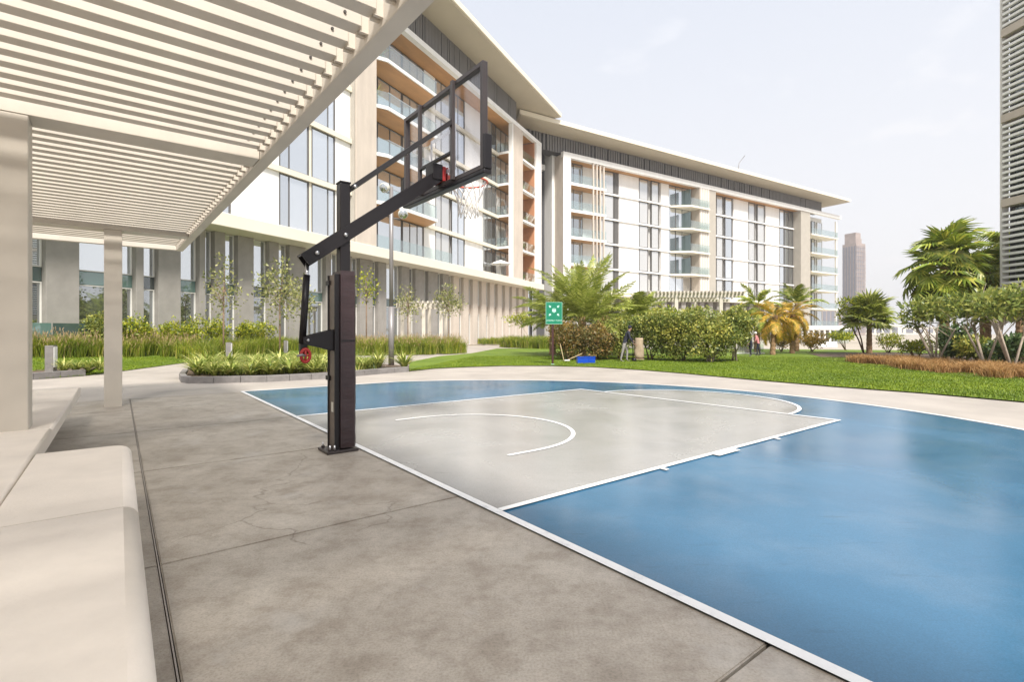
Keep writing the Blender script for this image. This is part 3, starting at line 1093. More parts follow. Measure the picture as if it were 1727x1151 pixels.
yt = 'young trees before the left building'
def ytree(px, pyb, Y, top, wpx, n, label, m='leaf_young', size=0.17, low=None):
    n = int(n * 1.3)
    X = ray(px, Y)
    zt = 1.2 + (563 - top) * Y / F
    zl = 1.2 + (563 - (low or 545)) * Y / F
    rx = wpx / 2 * Y / F
    H_ = zt - zl
    cr = [(0, 0, zl + H_ * .45, rx * .8, H_ * .45), (rx * .4, 0, zl + H_ * .35, rx * .6, H_ * .3), (-rx * .4, 0, zl + H_ * .5, rx * .55, H_ * .3), (0, 0, zl + H_ * .8, rx * .45, H_ * .25)]
    return tree('young_tree', X, Y, zl + H_ * .5, (0, 0), cr, n, size, m, label, yt, 0.05, 0.045, 'bark', 10, sphere=0.1)


ytree(377, 600, 23.5, 425, 72, 330, 'sparse staked sapling with few leaves, leftmost by the path')
ytree(472, 590, 25.5, 432, 92, 900, 'fuller young tree behind the left bollards', low=545)
ytree(512, 590, 29.0, 465, 44, 420, 'slim young tree seen left of the hoop pole')
ytree(618, 560, 30.0, 448, 56, 260, 'thin yellowish sapling right of the hoop pole', 'leaf_yellow', low=520)
ytree(688, 560, 35.0, 480, 60, 420, 'sparse young tree just right of the lamp post')
ytree(757, 560, 36.0, 478, 62, 700, 'round young tree before the grey piers, centre left', low=535)
ytree(880, 575, 44.0, 528, 62, 800, 'low spreading yellow green tree left of the green sign', 'leaf_yellow', 0.18, 552)


# palms -----------------------------------------------------------
def feather_frond(L, nl, ll, arch, seed, wd=0.055):
    r = np.random.default_rng(seed)
    V = []
    N = nl
    p = np.zeros(3)
    el = 0.0
    pts = []
    for i in range(N + 1):
        t = i / N
        pts.append(p.copy())
        e = -arch * t ** 1.4
        p = p + np.array([math.cos(e), 0, math.sin(e)]) * L / N
    pts = np.array(pts)
    for i in range(N):
        a, b = pts[i], pts[i + 1]
        q = 0.018 * (1 - i / N) + 0.004
        V += [a + [0, -q, 0], a + [0, q, 0], b + [0, q, 0], b + [0, -q, 0]]
        V += [a + [0, 0, -q], a + [0, 0, q], b + [0, 0, q], b + [0, 0, -q]]
        t = i / N
        if t < 0.12:
            continue
        lf = ll * math.sin(math.pi * min(1, 0.18 + t * 0.86)) ** 0.7
        d = (b - a) / np.linalg.norm(b - a)
        for sg in (-1, 1):
            for j in range(2):
                o = a + (b - a) * (j * 0.5)
                out = d * 0.62 + np.array([0, sg, 0]) * 0.8 + np.array([0, 0, 0.25 - 0.5 * r.uniform(0, 1)])
                out /= np.linalg.norm(out)
                l = lf * r.uniform(.8, 1.1)
                w2 = d * wd * .5
                mid = o + out * l * .55 + np.array([0, 0, -.02])
                tip = o + out * l + np.array([0, 0, -l * .28])
                V += [o - w2, o + w2, mid + w2 * 1.1, mid - w2 * 1.1]
                V += [mid - w2 * 1.1, mid + w2 * 1.1, tip + w2 * .1, tip - w2 * .1]
    return np_mesh('frond', np.array(V), 4)


def fan_frond(pet, R0, seed, nseg=26, droop=0.25, tilt=45):
    r = np.random.default_rng(seed)
    V = []
    q = 0.014
    c = np.array([pet, 0, 0.0])
    a = np.zeros(3)
    V += [a + [0, -q, 0], a + [0, q, 0], c + [0, q, 0], c + [0, -q, 0]]
    V += [a + [0, 0, -q], a + [0, 0, q], c + [0, 0, q], c + [0, 0, -q]]
    for i in range(nseg):
        a0 = R(-150 + 300 * i / nseg); a1 = R(-150 + 300 * (i + 1) / nseg); am = (a0 + a1) / 2
        rr = R0 * (0.75 + 0.25 * math.cos(am * .6)) * r.uniform(.9, 1.05)
        zf = 0.04
        i0 = c + np.array([math.cos(a0), math.sin(a0), 0]) * rr * .55 + [0, 0, -.02]
        i1 = c + np.array([math.cos(a1), math.sin(a1), 0]) * rr * .55 + [0, 0, -.02]
        im = c + np.array([math.cos(am), math.sin(am), 0]) * rr * .58 + [0, 0, zf]
        tp = c + np.array([math.cos(am), math.sin(am), 0]) * rr + [0, 0, -droop * rr * r.uniform(.4, 1.3)]
        tp2 = tp + [0, .006, 0]
        V += [c, i0, im, c + [0, 0, .002]]
        V += [c, im, i1, c + [0, 0, -.002]]
        V += [i0, tp, tp2, im]
        V += [im, tp2, tp + [0, -.006, 0], i1]
    V = np.array(V, dtype=float)
    k = R(tilt)                       # blade hangs from the petiole end
    far = V[:, 0] > 0.0
    d = V - c
    rot = np.stack([d[:, 0] * math.cos(k) + d[:, 2] * math.sin(k), d[:, 1], -d[:, 0] * math.sin(k) + d[:, 2] * math.cos(k)], 1) + c
    keep = np.zeros(len(V), bool)
    keep[8:] = True
    V[keep] = rot[keep]
    return np_mesh('frond', V, 4)


def palm(name, X, Y, th, nfr, meshes, m, label, group, z0=0.03, r0_=0.16, emin=-50, emax=80, sc=1.0, lean=(0, 0), dead=0, collar=0.25, trunk_mat='palm_bark', spin=0.0):
    rt = root(name, (X, Y, z0))
    bm = bmesh.new()
    N = max(3, int(th / 0.12))
    pts, rad = [], []
    for i in range(N + 1):
        t = i / N
        pts.append((lean[0] * t ** 1.5, lean[1] * t ** 1.5, -.05 + (th + .05) * t))
        rad.append(r0_ * (1.15 - .3 * t) * (1 + .10 * (i % 2)) * (1.25 if t > .8 else 1))
    tube_bm(bm, pts, rad, 10)
    link('trunk', bm_mesh('trunk', bm), trunk_mat, rt)
    top = Vector(pts[-1])
    for i in range(nfr):
        t = (i + .5) / nfr
        e = emin + (emax - emin) * (1 - (1 - t) ** 1.0)
        a = i * 2.39996 + random.uniform(-.2, .2) + spin
        me = meshes[i % len(meshes)]
        o = bpy.data.objects.new('frond', me)
        C.objects.link(o)
        o.parent = rt
        mm = m
        if i < dead:
            mm = 'palm_dead'
        if not me.materials:
            me.materials.append(None)
        o.material_slots[0].link = 'OBJECT'
        o.material_slots[0].material = M[mm]
        q = Matrix.Rotation(a, 4, 'Z') @ Matrix.Rotation(-R(e), 4, 'Y') @ Matrix.Rotation(random.uniform(-.3, .3), 4, 'X')
        o.rotation_euler = q.to_euler()
        o.location = top + Vector((math.cos(a), math.sin(a), 0)) * r0_ * .5 + Vector((0, 0, -collar * (1 - t)))
        s = sc * random.uniform(.85, 1.12)
        o.scale = (s, s, s)
    tag(rt, label, 'palm tree', group)
    return rt


FE = [feather_frond(3.2, 26, 0.62, 1.3, 1), feather_frond(2.9, 24, 0.58, 0.9, 2), feather_frond(3.4, 28, 0.6, 1.7, 3)]
FS = [feather_frond(1.9, 20, 0.50, 1.5, 4), feather_frond(1.7, 18, 0.46, 1.1, 5)]
FF = [fan_frond(0.95, 0.92, 1, tilt=40), fan_frond(0.85, 0.85, 2, tilt=65), fan_frond(1.05, 0.88, 3, droop=.4, tilt=25)]
FG = [fan_frond(0.75, 0.95, 11, tilt=5, nseg=20), fan_frond(0.9, 0.9, 12, tilt=20, nseg=20), fan_frond(0.6, 0.85, 13, tilt=-10, nseg=20)]
FU = [feather_frond(3.0, 30, 0.50, 0.35, 7, .04), feather_frond(2.8, 28, 0.46, 0.75, 8, .04), feather_frond(3.1, 30, 0.48, 1.15, 9, .04)]
pf = 'feather palms rising behind the hedge'
palm('feather_palm', ray(982, 25.0), 25.0, 2.0, 50, FU, 'palm_light', 'largest bushy feather palm right behind the green sign', pf, emin=8, emax=86, sc=1.12)
palm('feather_palm', ray(932, 28.5), 28.5, 2.0, 26, FS + FE[:1], 'palm_light', 'bright green feather palm left of the big palm, beside the building end', pf, emin=0, emax=82, sc=1.05)
palm('feather_palm', ray(1018, 28.0), 28.0, 1.8, 18, FU, 'palm_olive', 'pale green feather palm between the big palm and the low one', pf, emin=5, emax=80, sc=0.85)
palm('feather_palm', ray(1075, 27.0), 27.0, 2.0, 30, FS, 'palm_light', 'lower feather palm behind the hedge right of the big palm', pf, emin=-10, emax=80, sc=1.15)
py_ = 'yellowing palms beyond the hedge end'
palm('yellow_palm', ray(1277, 31), 31, 2.9, 18, FS, 'palm_green', 'yellow green palm just above the hedge end', py_, emin=-50, emax=80, sc=1.0)
palm('yellow_palm', ray(1303, 28), 28, 2.2, 20, FS, 'palm_yellow', 'yellow drooping palm on a pale leaning trunk', py_, emin=-70, emax=70, sc=.85, lean=(.15, 0), r0_=.12)
palm('yellow_palm', ray(1336, 30), 30, 2.5, 22, FS, 'palm_yellow', 'orange yellow palm with straight brown trunk, rightmost of the three', py_, emin=-75, emax=55, sc=.95, r0_=.12)
palm('green_palm', ray(1344, 34), 34, 3.2, 10, FS, 'palm_green', 'upright dark green palm behind the orange one', None, emin=35, emax=85, sc=1.1, r0_=.12)
pw = 'fan palms on the right'
palm('fan_palm', ray(1593, 21.2), 21.2, 4.35, 62, FF + FG[:2], 'palm_green', 'tall fan palm with full round crown above the brown grass', pw, emin=-80, emax=86, sc=.95, r0_=.15, dead=4, collar=1.1)
palm('fan_palm', ray(1662, 22.6), 22.6, 3.9, 38, FF, 'palm_green', 'second fan palm partly hidden by the louvred building', pw, emin=-65, emax=78, sc=.95, r0_=.18, dead=2, collar=.9)
palm('fan_palm', ray(1722, 25.0), 25.0, 5.4, 26, FF, 'palm_green', 'fan palm whose leaf tips show left of the louvred wall', pw, emin=-40, emax=80, sc=1.1, r0_=.18)
palm('fan_palm', ray(1466, 30.0), 30.0, 2.3, 46, FG, 'palm_light', 'small fan palm with upright fans beside the distant tower', pw, emin=-8, emax=88, sc=.92, r0_=.13, collar=.6)
Xa = ray(1440, 30.4)
tree('leafy_tree', Xa + .6, 30.4, 1.6, (-.5, 0), [(-.6, 0, 2.7, .85, .7), (.2, 0, 2.5, .8, .6)], 2200, 0.16, 'leaf_yellow', 'small olive tree leaning left against the small fan palm', None, stems=2, spread=.1)

fg = 'frangipani trees on the right'
tree('frangipani', ray(1578, 19.0), 19.0, 1.35, (0, 0), [(-.7, 0, 2.0, .55, .35), (-.1, 0, 2.2, .55, .4), (.5, .1, 1.9, .5, .35), (-.4, .4, 1.7, .45, .3)], 1100, 0.22,
     'leaf_frangipani', 'frangipani with bare forked stems left of the tall fan palm trunk', fg, bark='bark_pale', stems=5, spread=.28, r0_=.04, limbs=3, aspect=.35)
tree('frangipani', ray(1662, 17.2), 17.2, 1.5, (0, 0), [(-.7, 0, 2.1, .6, .35), (0, 0, 2.3, .6, .4), (.6, .1, 2.15, .6, .4), (.2, .5, 1.8, .5, .3)], 1300, 0.22,
     'leaf_frangipani', 'wide frangipani with pale forked stems under the louvred building', fg, bark='bark_pale', stems=5, spread=.3, r0_=.04, limbs=3, aspect=.35)
tree('frangipani', ray(1708, 15.6), 15.6, 1.5, (0, 0), [(-.4, 0, 2.05, .6, .4), (.3, 0, 2.3, .7, .4), (.7, .1, 1.9, .6, .4)], 1300, 0.22,
     'leaf_frangipani', 'frangipani cut by the right picture edge', fg, bark='bark_pale', stems=4, spread=.25, r0_=.04, limbs=3, aspect=.35)
dg = 'shrubs under the fan palms'
shrub('dark_shrub', 1612, 20.5, .8, .75, .85, 1600, 0.2, 'leaf_dark', 'dark broad leaved shrub at the tall fan palm foot', dg, aspect=.4)
shrub('dark_shrub', 1648, 19.5, .7, .55, .6, 1300, 0.2, 'leaf_hedge', 'mid green shrub between the frangipanis', dg, aspect=.4)
shrub('dark_shrub', 1712, 17.8, .9, .65, .7, 1600, 0.2, 'leaf_dark', 'dark glossy shrub behind the rightmost frangipani', dg, aspect=.4)
shrub('dark_shrub', 1545, 24.0, .8, .45, .5, 1100, 0.15, 'leaf_yellow', 'yellow green shrub left of the frangipani stems', dg, aspect=.4)
shrub('bright_shrub', 1500, 31.0, 1.2, .8, .9, 1000, 0.14, 'leaf_yellow', 'thin yellowish bush right of the small fan palm', 'far bushes by the lawn end', aspect=.4)
shrub('bright_shrub', 1425, 36.0, 1.0, .5, .9, 900, 0.18, 'leaf_yellow', 'small bright bush before the white colonnade', 'far bushes by the lawn end')
shrub('bright_shrub', 1370, 33.0, 1.1, .7, .7, 1300, 0.14, 'palm_yellow', 'ochre bush right of the orange palm', 'far bushes by the lawn end')
shrub('bright_shrub', 1318, 33.0, .9, .6, .7, 1000, 0.14, 'leaf_brown', 'olive bush between the two yellow palm trunks', 'far bushes by the lawn end')
for i, (px, yy, t_) in enumerate([(1120, 30, 'left of the white pergola column'), (1165, 30, 'right of the white pergola column')]):
    shrub('bright_shrub', px, yy, 0.95, .75, 2.1, 1000, 0.17, 'leaf_yellow', 'yellow shrub showing above the hedge, ' + t_, 'yellow shrubs above the hedge')


# ------------------------------------------------------------------ pergola over the bench
UP = Vector((-0.630, 0.776, 0)); NN = Vector((0.790, 0.613, 0)); E0 = Vector((-0.388, 2.58, 0))
PG = Matrix(((NN.x, UP.x, 0, E0.x), (NN.y, UP.y, 0, E0.y), (0, 0, 1, 0), (0, 0, 0, 1)))   # x = sigma, y = tau
pg = root('pergola')
tag(pg, 'beige painted metal slat pergola over the concrete bench on the left', 'pergola')


def pbox(name, x0, x1, y0, y1, z0, z1, m='paint_beige', bevel=0.004, parent=pg):
    bm = bmesh.new()
    add_box(bm, x0, x1, y0, y1, z0, z1)
    if bevel:
        bmesh.ops.bevel(bm, geom=bm.edges[:], offset=bevel, segments=1, affect='EDGES')
    bmesh.ops.transform(bm, matrix=PG, verts=bm.verts[:])
    bmesh.ops.recalc_face_normals(bm, faces=bm.faces[:])
    return link(name, bm_mesh(name, bm), m, parent)


ZB = 2.90
pbox('edge_beam', -0.115, 0.0, -5.0, 10.2, ZB, ZB + .24)
pbox('edge_beam', -6.2, -6.09, -5.0, 10.2, ZB, ZB + .24)
pbox('end_beam', -6.08, -0.12, 10.08, 10.2, ZB + .002, ZB + .16)
for ty in (-1.62, 3.30, 8.42):
    pbox('cross_beam', -6.08, -0.12, ty - .15, ty + .15, ZB + .003, ZB + .155)
i = 0
ty = -4.8
slat_me = None
while ty < 10.0:
    if all(abs(ty - c) > 0.2 for c in (-1.62, 3.30, 8.42)):
        if slat_me is None:
            bm = bmesh.new()
            add_box(bm, -6.07, -0.16, -.05, .05, 0, .085)
            bmesh.ops.bevel(bm, geom=bm.edges[:], offset=.004, segments=1, affect='EDGES')
            slat_me = bm_mesh('slat', bm)
            bm = bmesh.new()
            add_box(bm, -.165, -.112, -.035, -.012, -.02, .075)
            add_box(bm, -.165, -.112, .012, .035, -.02, .075)
            brk_me = bm_mesh('slat_bracket', bm)
            bm = bmesh.new()
            for bx in (-.26, -3.1, -5.9):
                tube_bm(bm, [(bx, -.058, .045), (bx, -.049, .045)], .009, 8)
            bolt_me = bm_mesh('slat_bolts', bm)
        o = link('slat', slat_me, 'paint_beige', pg)
        o.matrix_local = PG @ Matrix.Translation((0, ty, ZB + .062))
        b = link('bracket', brk_me, 'paint_beige', o)
        b2 = link('bolts', bolt_me, 'bolt', o)
    ty += 0.2
for (x1, ty, w_) in ((-1.76, 3.30, .52), (-1.045, 8.42, .235), (-2.9, -1.62, .5)):
    pbox('column', x1 - w_, x1, ty - .148, ty + .148, -0.01, ZB, bevel=.006)

# ------------------------------------------------------------------ concrete bench
bn = root('concrete_bench')
tag(bn, 'long pale concrete bench of wide slabs under the pergola', 'bench')


def bench_slab(s0, s1, t0, t1, z0=0.0, z1=0.45, bv=0.055, round_corner=False):
    lo_, hi_ = t0 + .004, t1 - .004
    cr = .11

    def ring(o):
        pts = [(s0, lo_), (s1 - o, lo_)]
        if round_corner:
            pts += [(s1 - cr + (cr - o) * math.cos(a * math.pi / 16), hi_ - cr + (cr - o) * math.sin(a * math.pi / 16)) for a in range(9)]
            pts += [(s0, hi_ - o)]
        else:
            pts += [(s1 - o, hi_), (s0, hi_)]
        return pts
    bm = bmesh.new()
    lev = [(0, z0)] + [(bv * (1 - math.cos(k * math.pi / 12)), z1 - bv * (1 - math.sin(k * math.pi / 12))) for k in range(7)]
    rows = [[bm.verts.new((x, y, z)) for x, y in ring(o)] for o, z in lev]
    sm = []
    for a, b in zip(rows, rows[1:]):
        n = len(a)
        for k in range(n):
            f = bm.faces.new((a[k], a[(k + 1) % n], b[(k + 1) % n], b[k]))
            f.smooth = k not in (0, n - 1) and (round_corner or k != n - 2) and a is not rows[0]
    bm.faces.new(rows[-1])
    bm.faces.new(rows[0][::-1])
    bmesh.ops.transform(bm, matrix=COURT, verts=bm.verts[:])
    me = bm_mesh('bench_slab', bm)
    return link('bench_slab', me, 'bench', bn)


bench_slab(-.405, .07, 2.76, 4.36, round_corner=True)
bench_slab(-.405, .07, .55, 2.76)
bench_slab(-.405, .07, -1.7, .55)
bench_slab(-.405, .07, -4.0, -1.7)
for t0, t1 in ((-4.0, -.9), (-.9, 2.2), (2.2, 5.4), (5.4, 9.2)):
    bench_slab(-1.55, -.415, t0, t1, z0=.35, bv=.02)
    bench_slab(-1.50, -.95, t0 + .02, t1 - .15, z0=-.02, z1=.349, bv=.01).name = 'bench_support'

# ------------------------------------------------------------------ basketball hoop
HT = 5.20
hp = root('basketball_hoop', P(1.83, HT, 0), COURT_ROT)   # local x = s-1.83, y = t-5.2
tag(hp, 'black height adjustable basketball hoop on a padded post at the court baseline', 'basketball hoop')


def h_(s, t=0, z=0):
    return (s - 1.83, t, z)


box('base_plate', -.21, .11, -.15, .15, 0.004, .03, 'brown_metal', hp, .004)
for (bx, by) in ((-.17, -.11), (-.17, .11), (-.13, -.125), (.085, .125)):
    tube('anchor_bolt', [(bx, by, .03), (bx, by, .085)], .010, 'steel', hp, 8)
    tube('nut', [(bx, by, .03), (bx, by, .048)], .018, 'brown_metal', hp, 6)
box('pole', -.050, .055, -.060, .060, .02, 2.74, 'black_metal', hp, .008, 2)
box('pole_cap', -.056, .061, -.066, .066, 2.741, 2.76, 'black_metal', hp, .004)
# rear face of the padded section: brown channel with black lips and clips
box('rear_channel', -.106, -.060, -.075, .105, .03, 1.80, 'channel_brown', hp)
box('rear_lip', -.118, -.070, -.098, -.076, .03, 1.80, 'black_metal', hp)
box('rear_lip', -.118, -.070, .106, .130, .03, 1.80, 'black_metal', hp)
for z_ in (.72, 1.12, 1.70):
    box('clip', -.128, -.108, .06, .16, z_, z_ + .045, 'black_metal', hp)
box('rating_label', -.1085, -.1065, -.02, .04, .40, .50, 'lamp_light', hp)
# pad: wraps the pole, slightly creased
bm = bmesh.new()
NZ = 44
ring = [(-.069, -.125), (.070, -.135), (.088, -.115), (.088, .115), (.070, .135), (-.069, .13)]
rows = []
for i in range(NZ + 1):
    z_ = .045 + (1.835 - .045) * i / NZ
    row = []
    for j, (x_, y_) in enumerate(ring):
        k = 1 + .008 * math.sin(z_ * 9 + j) + .010 * math.sin(z_ * 31 + j * 2.1) * (1 if z_ < .9 else .5)
        if i in (0, NZ):
            k *= .97
        row.append(bm.verts.new((x_ * (k if x_ > 0 else 1), y_ * k, z_)))
    rows.append(row)
for a, b in zip(rows, rows[1:]):
    for j in range(6):
        bm.faces.new((a[j], a[(j + 1) % 6], b[(j + 1) % 6], b[j]))
bm.faces.new(rows[0][::-1]); bm.faces.new(rows[-1])
pad = link('pole_pad', bm_mesh('pole_pad', bm, False), 'pad', hp)
for z_ in (1.14, 1.145):
    pass
bar('pad_seam', (-.066, -.131, 1.13), (.075, -.139, 1.13), .006, .014, 'black_metal', hp)
# main arm: two plates and a boom
A0, A1 = (1.435, 0, 1.915), (2.93, 0, 3.03)
for sg in (-1, 1):
    bar('arm_plate', h_(A0[0], sg * .072, A0[2]), h_(A1[0], sg * .072, A1[2]), .012, .132, 'black_metal', hp, side=(0, 1, 0))
    for f in (.072, .262):
        px_ = A0[0] + (A1[0] - A0[0]) * f; pz_ = A0[2] + (A1[2] - A0[2]) * f
        tube('pivot_bolt', [h_(px_, sg * .078, pz_), h_(px_, sg * .10, pz_)], .020, 'steel', hp, 10)
bar('arm_top_plate', h_(A0[0] - .042, 0, A0[2] + .038), h_(A1[0] - .042, 0, A1[2] + .038), .132, .010, 'brown_metal', hp, side=(0, 1, 0))
# upper braces
for ty_ in (-.34, .43):
    bar('brace', h_(1.90, math.copysign(.06, ty_), 2.70), h_(2.93, ty_, 3.56), .045, .045, 'black_metal', hp)
    tube('brace_bolt', [h_(1.92, math.copysign(.085, ty_), 2.715), h_(1.92, math.copysign(.11, ty_), 2.715)], .02, 'steel', hp, 8)
# head bracket behind the board
box('head_bracket', *(2.83 - 1.83, 2.955 - 1.83), -.095, .095, 2.97, 3.15, 'black_metal', hp, .006)
# backboard
bb = link('backboard', None if False else bpy.data.meshes.new('backboard'), None, hp)
bb.data.from_pydata([], [], [])
bpy.data.objects.remove(bb)
BT0, BT1, BZ0, BZ1, BS = -.90, .92, 2.90, 4.02, 3.0 - 1.83
glass = box('backboard', BS - .006, BS + .006, BT0 + .03, BT1 - .03, BZ0 + .03, BZ1 - .03, 'board_glass', hp)
fw = .05
box('board_frame', BS - .045, BS + .02, BT0, BT0 + fw, BZ0, BZ1, 'brown_metal', glass, .004)
box('board_frame', BS - .045, BS + .02, BT1 - fw, BT1, BZ0, BZ1, 'brown_metal', glass, .004)
box('board_frame', BS - .044, BS + .019, BT0 + fw, BT1 - fw, BZ1 - fw, BZ1 - .001, 'brown_metal', glass, .004)
box('board_frame', BS - .044, BS + .019, BT0 + fw, BT1 - fw, BZ0 + .001, BZ0 + fw, 'brown_metal', glass, .004)
for ty_ in (-.34, .43):
    box('board_upright', BS - .085, BS - .046, ty_ - .025, ty_ + .025, BZ0 + .01, BZ1 - .005, 'brown_metal', hp, .004)
box('board_rail', BS - .09, BS - .05, -.312, .402, 3.20, 3.235, 'black_metal', hp, .004)
# board edge padding on the lower edge and corners
box('edge_pad', BS - .05, BS + .05, BT0 - .03, BT1 + .03, BZ0 - .05, BZ0 - .002, 'black_metal', hp, .012, 2)
for yy in (BT0 - .035, BT1 + .001):
    box('edge_pad', BS - .048, BS + .048, yy, yy + .034, BZ0, BZ0 + .36, 'black_metal', hp, .008, 2)
# shooting square
SQ = 'white_line'
for (y0, y1, z0, z1) in ((-.295, .295, 3.50, 3.545), (-.295, .295, 3.06, 3.105), (-.295, -.25, 3.105, 3.50), (.25, .295, 3.105, 3.50)):
    box('target_line', BS + .0065, BS + .008, y0, y1, z0, z1, SQ, glass)
# rim
bm = bmesh.new()
rc = (BS + .15 + .225, 0.02, 3.05)
tube_bm(bm, [(rc[0] + .235 * math.cos(a * math.pi / 20), rc[1] + .235 * math.sin(a * math.pi / 20), rc[2]) for a in range(41)], .012, 8, cap=False)
rim = link('rim', bm_mesh('rim', bm, True), 'rim_red', hp)
box('rim_mount', BS + .008, BS + .15, -.085, .125, 3.00, 3.05, 'rim_red', hp, .004)
box('rim_plate', BS + .009, BS + .02, -.10, .14, 2.965, 3.13, 'red', hp, .003)
box('rim_plate', BS - .05, BS - .008, -.10, .14, 2.965, 3.13, 'red', hp, .003)
bm = bmesh.new()
NN_ = 12
lv = [(0, .232), (.10, .185), (.18, .15), (.26, .125), (.34, .115), (.42, .125)]
for k in range(NN_):
    for sgn in (-1, 1):
        pts = []
        for i, (dz, rr_) in enumerate(lv):
            a = 2 * math.pi * (k + sgn * (i * 0.5)) / NN_
            pts.append((rc[0] + rr_ * math.cos(a), rc[1] + rr_ * math.sin(a), rc[2] - dz))
        tube_bm(bm, pts, .0065, 4)
net = link('net', bm_mesh('net', bm, True), 'net', hp)
# height adjuster: strut, gusset, crank wheel
tube('adjuster_rod', [h_(1.475, 0, 1.90), h_(1.462, 0, 1.60)], .020, 'steel', hp, 10)
tube('adjuster_tube', [h_(1.468, 0, 1.78), h_(1.425, 0, 1.10)], .034, 'black_metal', hp, 12)
bm = bmesh.new()
for sg in (-1, 1):
    y0 = sg * .06
    for q in ((0, 0), ):
        vs = []
        for yy in (y0 - .006, y0 + .006):
            vs.append([bm.verts.new(h_(s_, yy, z_)) for s_, z_ in ((1.42, 1.165), (1.60, 1.215), (1.755, 1.25), (1.755, 1.01), (1.60, 1.06), (1.42, 1.10))])
        bm.faces.new(vs[0]); bm.faces.new(vs[1][::-1])
        for j in range(6):
            bm.faces.new((vs[0][j], vs[0][(j + 1) % 6], vs[1][(j + 1) % 6], vs[1][j]))
bmesh.ops.recalc_face_normals(bm, faces=bm.faces[:])
link('gusset', bm_mesh('gusset', bm), 'black_metal', hp)
for s_, z_ in ((1.46, 1.135), (1.745, 1.23), (1.745, 1.03)):
    tube('gusset_bolt', [h_(s_, -.066, z_), h_(s_, -.085, z_)], .014, 'steel', hp, 8)
box('gear_box', 1.40 - 1.83, 1.47 - 1.83, -.035, .035, .99, 1.10, 'black_metal', hp, .008)
bm = bmesh.new()
wc = Vector(h_(1.44, -.06, .985))
tube_bm(bm, [wc + Vector((.042 * math.cos(a * math.pi / 12), 0, .062 * math.sin(a * math.pi / 12))) for a in range(25)], .016, 6, cap=False)
tube_bm(bm, [wc + Vector((-.05, 0, 0)), wc + Vector((.05, 0, 0))], .012, 6)
tube_bm(bm, [wc + Vector((0, 0, -.07)), wc + Vector((0, 0, .07))], .012, 6)
link('crank_wheel', bm_mesh('crank_wheel', bm, True), 'red', hp)
tube('crank_handle', [wc, wc + Vector((-.05, -.05, .01)), wc + Vector((-.09, -.05, 0.0))], .012, 'lamp_grey', hp, 8)

# ------------------------------------------------------------------ lamp post
X, Y = at(660, 620, .03)
lp = root('lamp_post', (X, Y, .03))
tag(lp, 'tall slim grey lamp post with two round floodlights at the bed end', 'lamp post')
tube('lower_pole', [(0, 0, 0), (0, 0, 2.1)], .10, 'lamp_grey', lp, 14)
tube('upper_pole', [(0, 0, 2.1), (0, 0, 6.25)], [.075, .065], 'lamp_grey', lp, 14)
tube('foot_collar', [(0, 0, 0), (0, 0, .06)], .16, 'lamp_grey', lp, 14)
for hx, hz, tx in ((-.18, 6.2, -1), (.42, 5.3, 1)):
    c = Vector((hx, -.12, hz))
    d = Vector((.3 * tx, -.75, -.35)).normalized()
    hd = tube('floodlight', [c - d * .16, c - d * .10, c, c + d * .10], [.05, .13, .16, .17], 'lamp_light', lp, 16)
    tube('lens', [c + d * .101, c + d * .112], .145, 'pane_dark', hd, 16)
    tube('yoke', [(0, 0, hz - .12), (hx * .7, -.02, hz - .16), (hx, -.1, hz - .13)], .022, 'lamp_grey', hd, 6)

# ------------------------------------------------------------------ bollards
def bollard(px, py, z, hgt, wd, label):
    X, Y = at(px, py, z)
    r0 = root('bollard', (X, Y, z), R(16))
    tag(r0, label, 'bollard', 'square grey path bollards')
    box('post', -wd / 2, wd / 2, -wd / 2, wd / 2, -.02, hgt, 'kerb', r0, .006)
    box('pale_side', wd / 2 + .001, wd / 2 + .015, -wd * .42, wd * .42, .12, hgt - .04, 'white_wall', r0, .003)  # thin white sheet covering one side of the post


bollard(86, 627, .12, .74, .20, 'nearest square grey bollard standing on the short kerb')
bollard(386, 606, .10, .72, .20, 'grey bollard beside the path below the staked sapling')
bollard(482, 596, .06, .74, .20, 'farthest grey bollard in the yellow grass, left of the hoop post')

# ------------------------------------------------------------------ assembly point sign
X, Y = at(932, 617)
sg = root('assembly_sign', (X, Y, 0), R(4))
tag(sg, 'green assembly point sign on a dark red post at the lawn edge', 'sign')
box('post', -.035, .035, -.03, .03, .06, 2.0, 'sign_post', sg, .004)
box('post_foot', -.06, .06, -.06, .06, 0, .065, 'sign_white', sg, .004)
pn = box('sign_panel', -.27, .36, -.055, -.032, 1.55, 2.38, 'sign_green', sg, .004)
box('panel_border', -.262, .352, -.0565, -.0555, 1.558, 1.566, 'sign_white', pn)
box('panel_border', -.262, .352, -.0565, -.0555, 2.364, 2.372, 'sign_white', pn)
box('panel_border', -.262, -.254, -.0565, -.0555, 1.567, 2.363, 'sign_white', pn)
box('panel_border', .344, .352, -.0565, -.0555, 1.567, 2.363, 'sign_white', pn)
pc = Vector((.045, -.0575, 2.06))
bm = bmesh.new()
for sx in (-1, 1):
    for sz in (-1, 1):
        o_ = pc + Vector((sx * .19, 0, sz * .19))
        i_ = pc + Vector((sx * .115, 0, sz * .115))
        d = Vector((sx, 0, sz)).normalized(); n = Vector((-d.z, 0, d.x))
        pts = [o_ + n * .02, o_ - n * .02, o_ - n * .02 - d * .05, o_ - n * .055 - d * .05, i_, o_ + n * .055 - d * .05, o_ + n * .02 - d * .05]
        vs = [bm.verts.new(p) for p in pts]
        f = bm.faces.new(vs)
bm.normal_update()
link('arrow_marks', bm_mesh('arrow_marks', bm), 'sign_white', pn)
bm = bmesh.new()
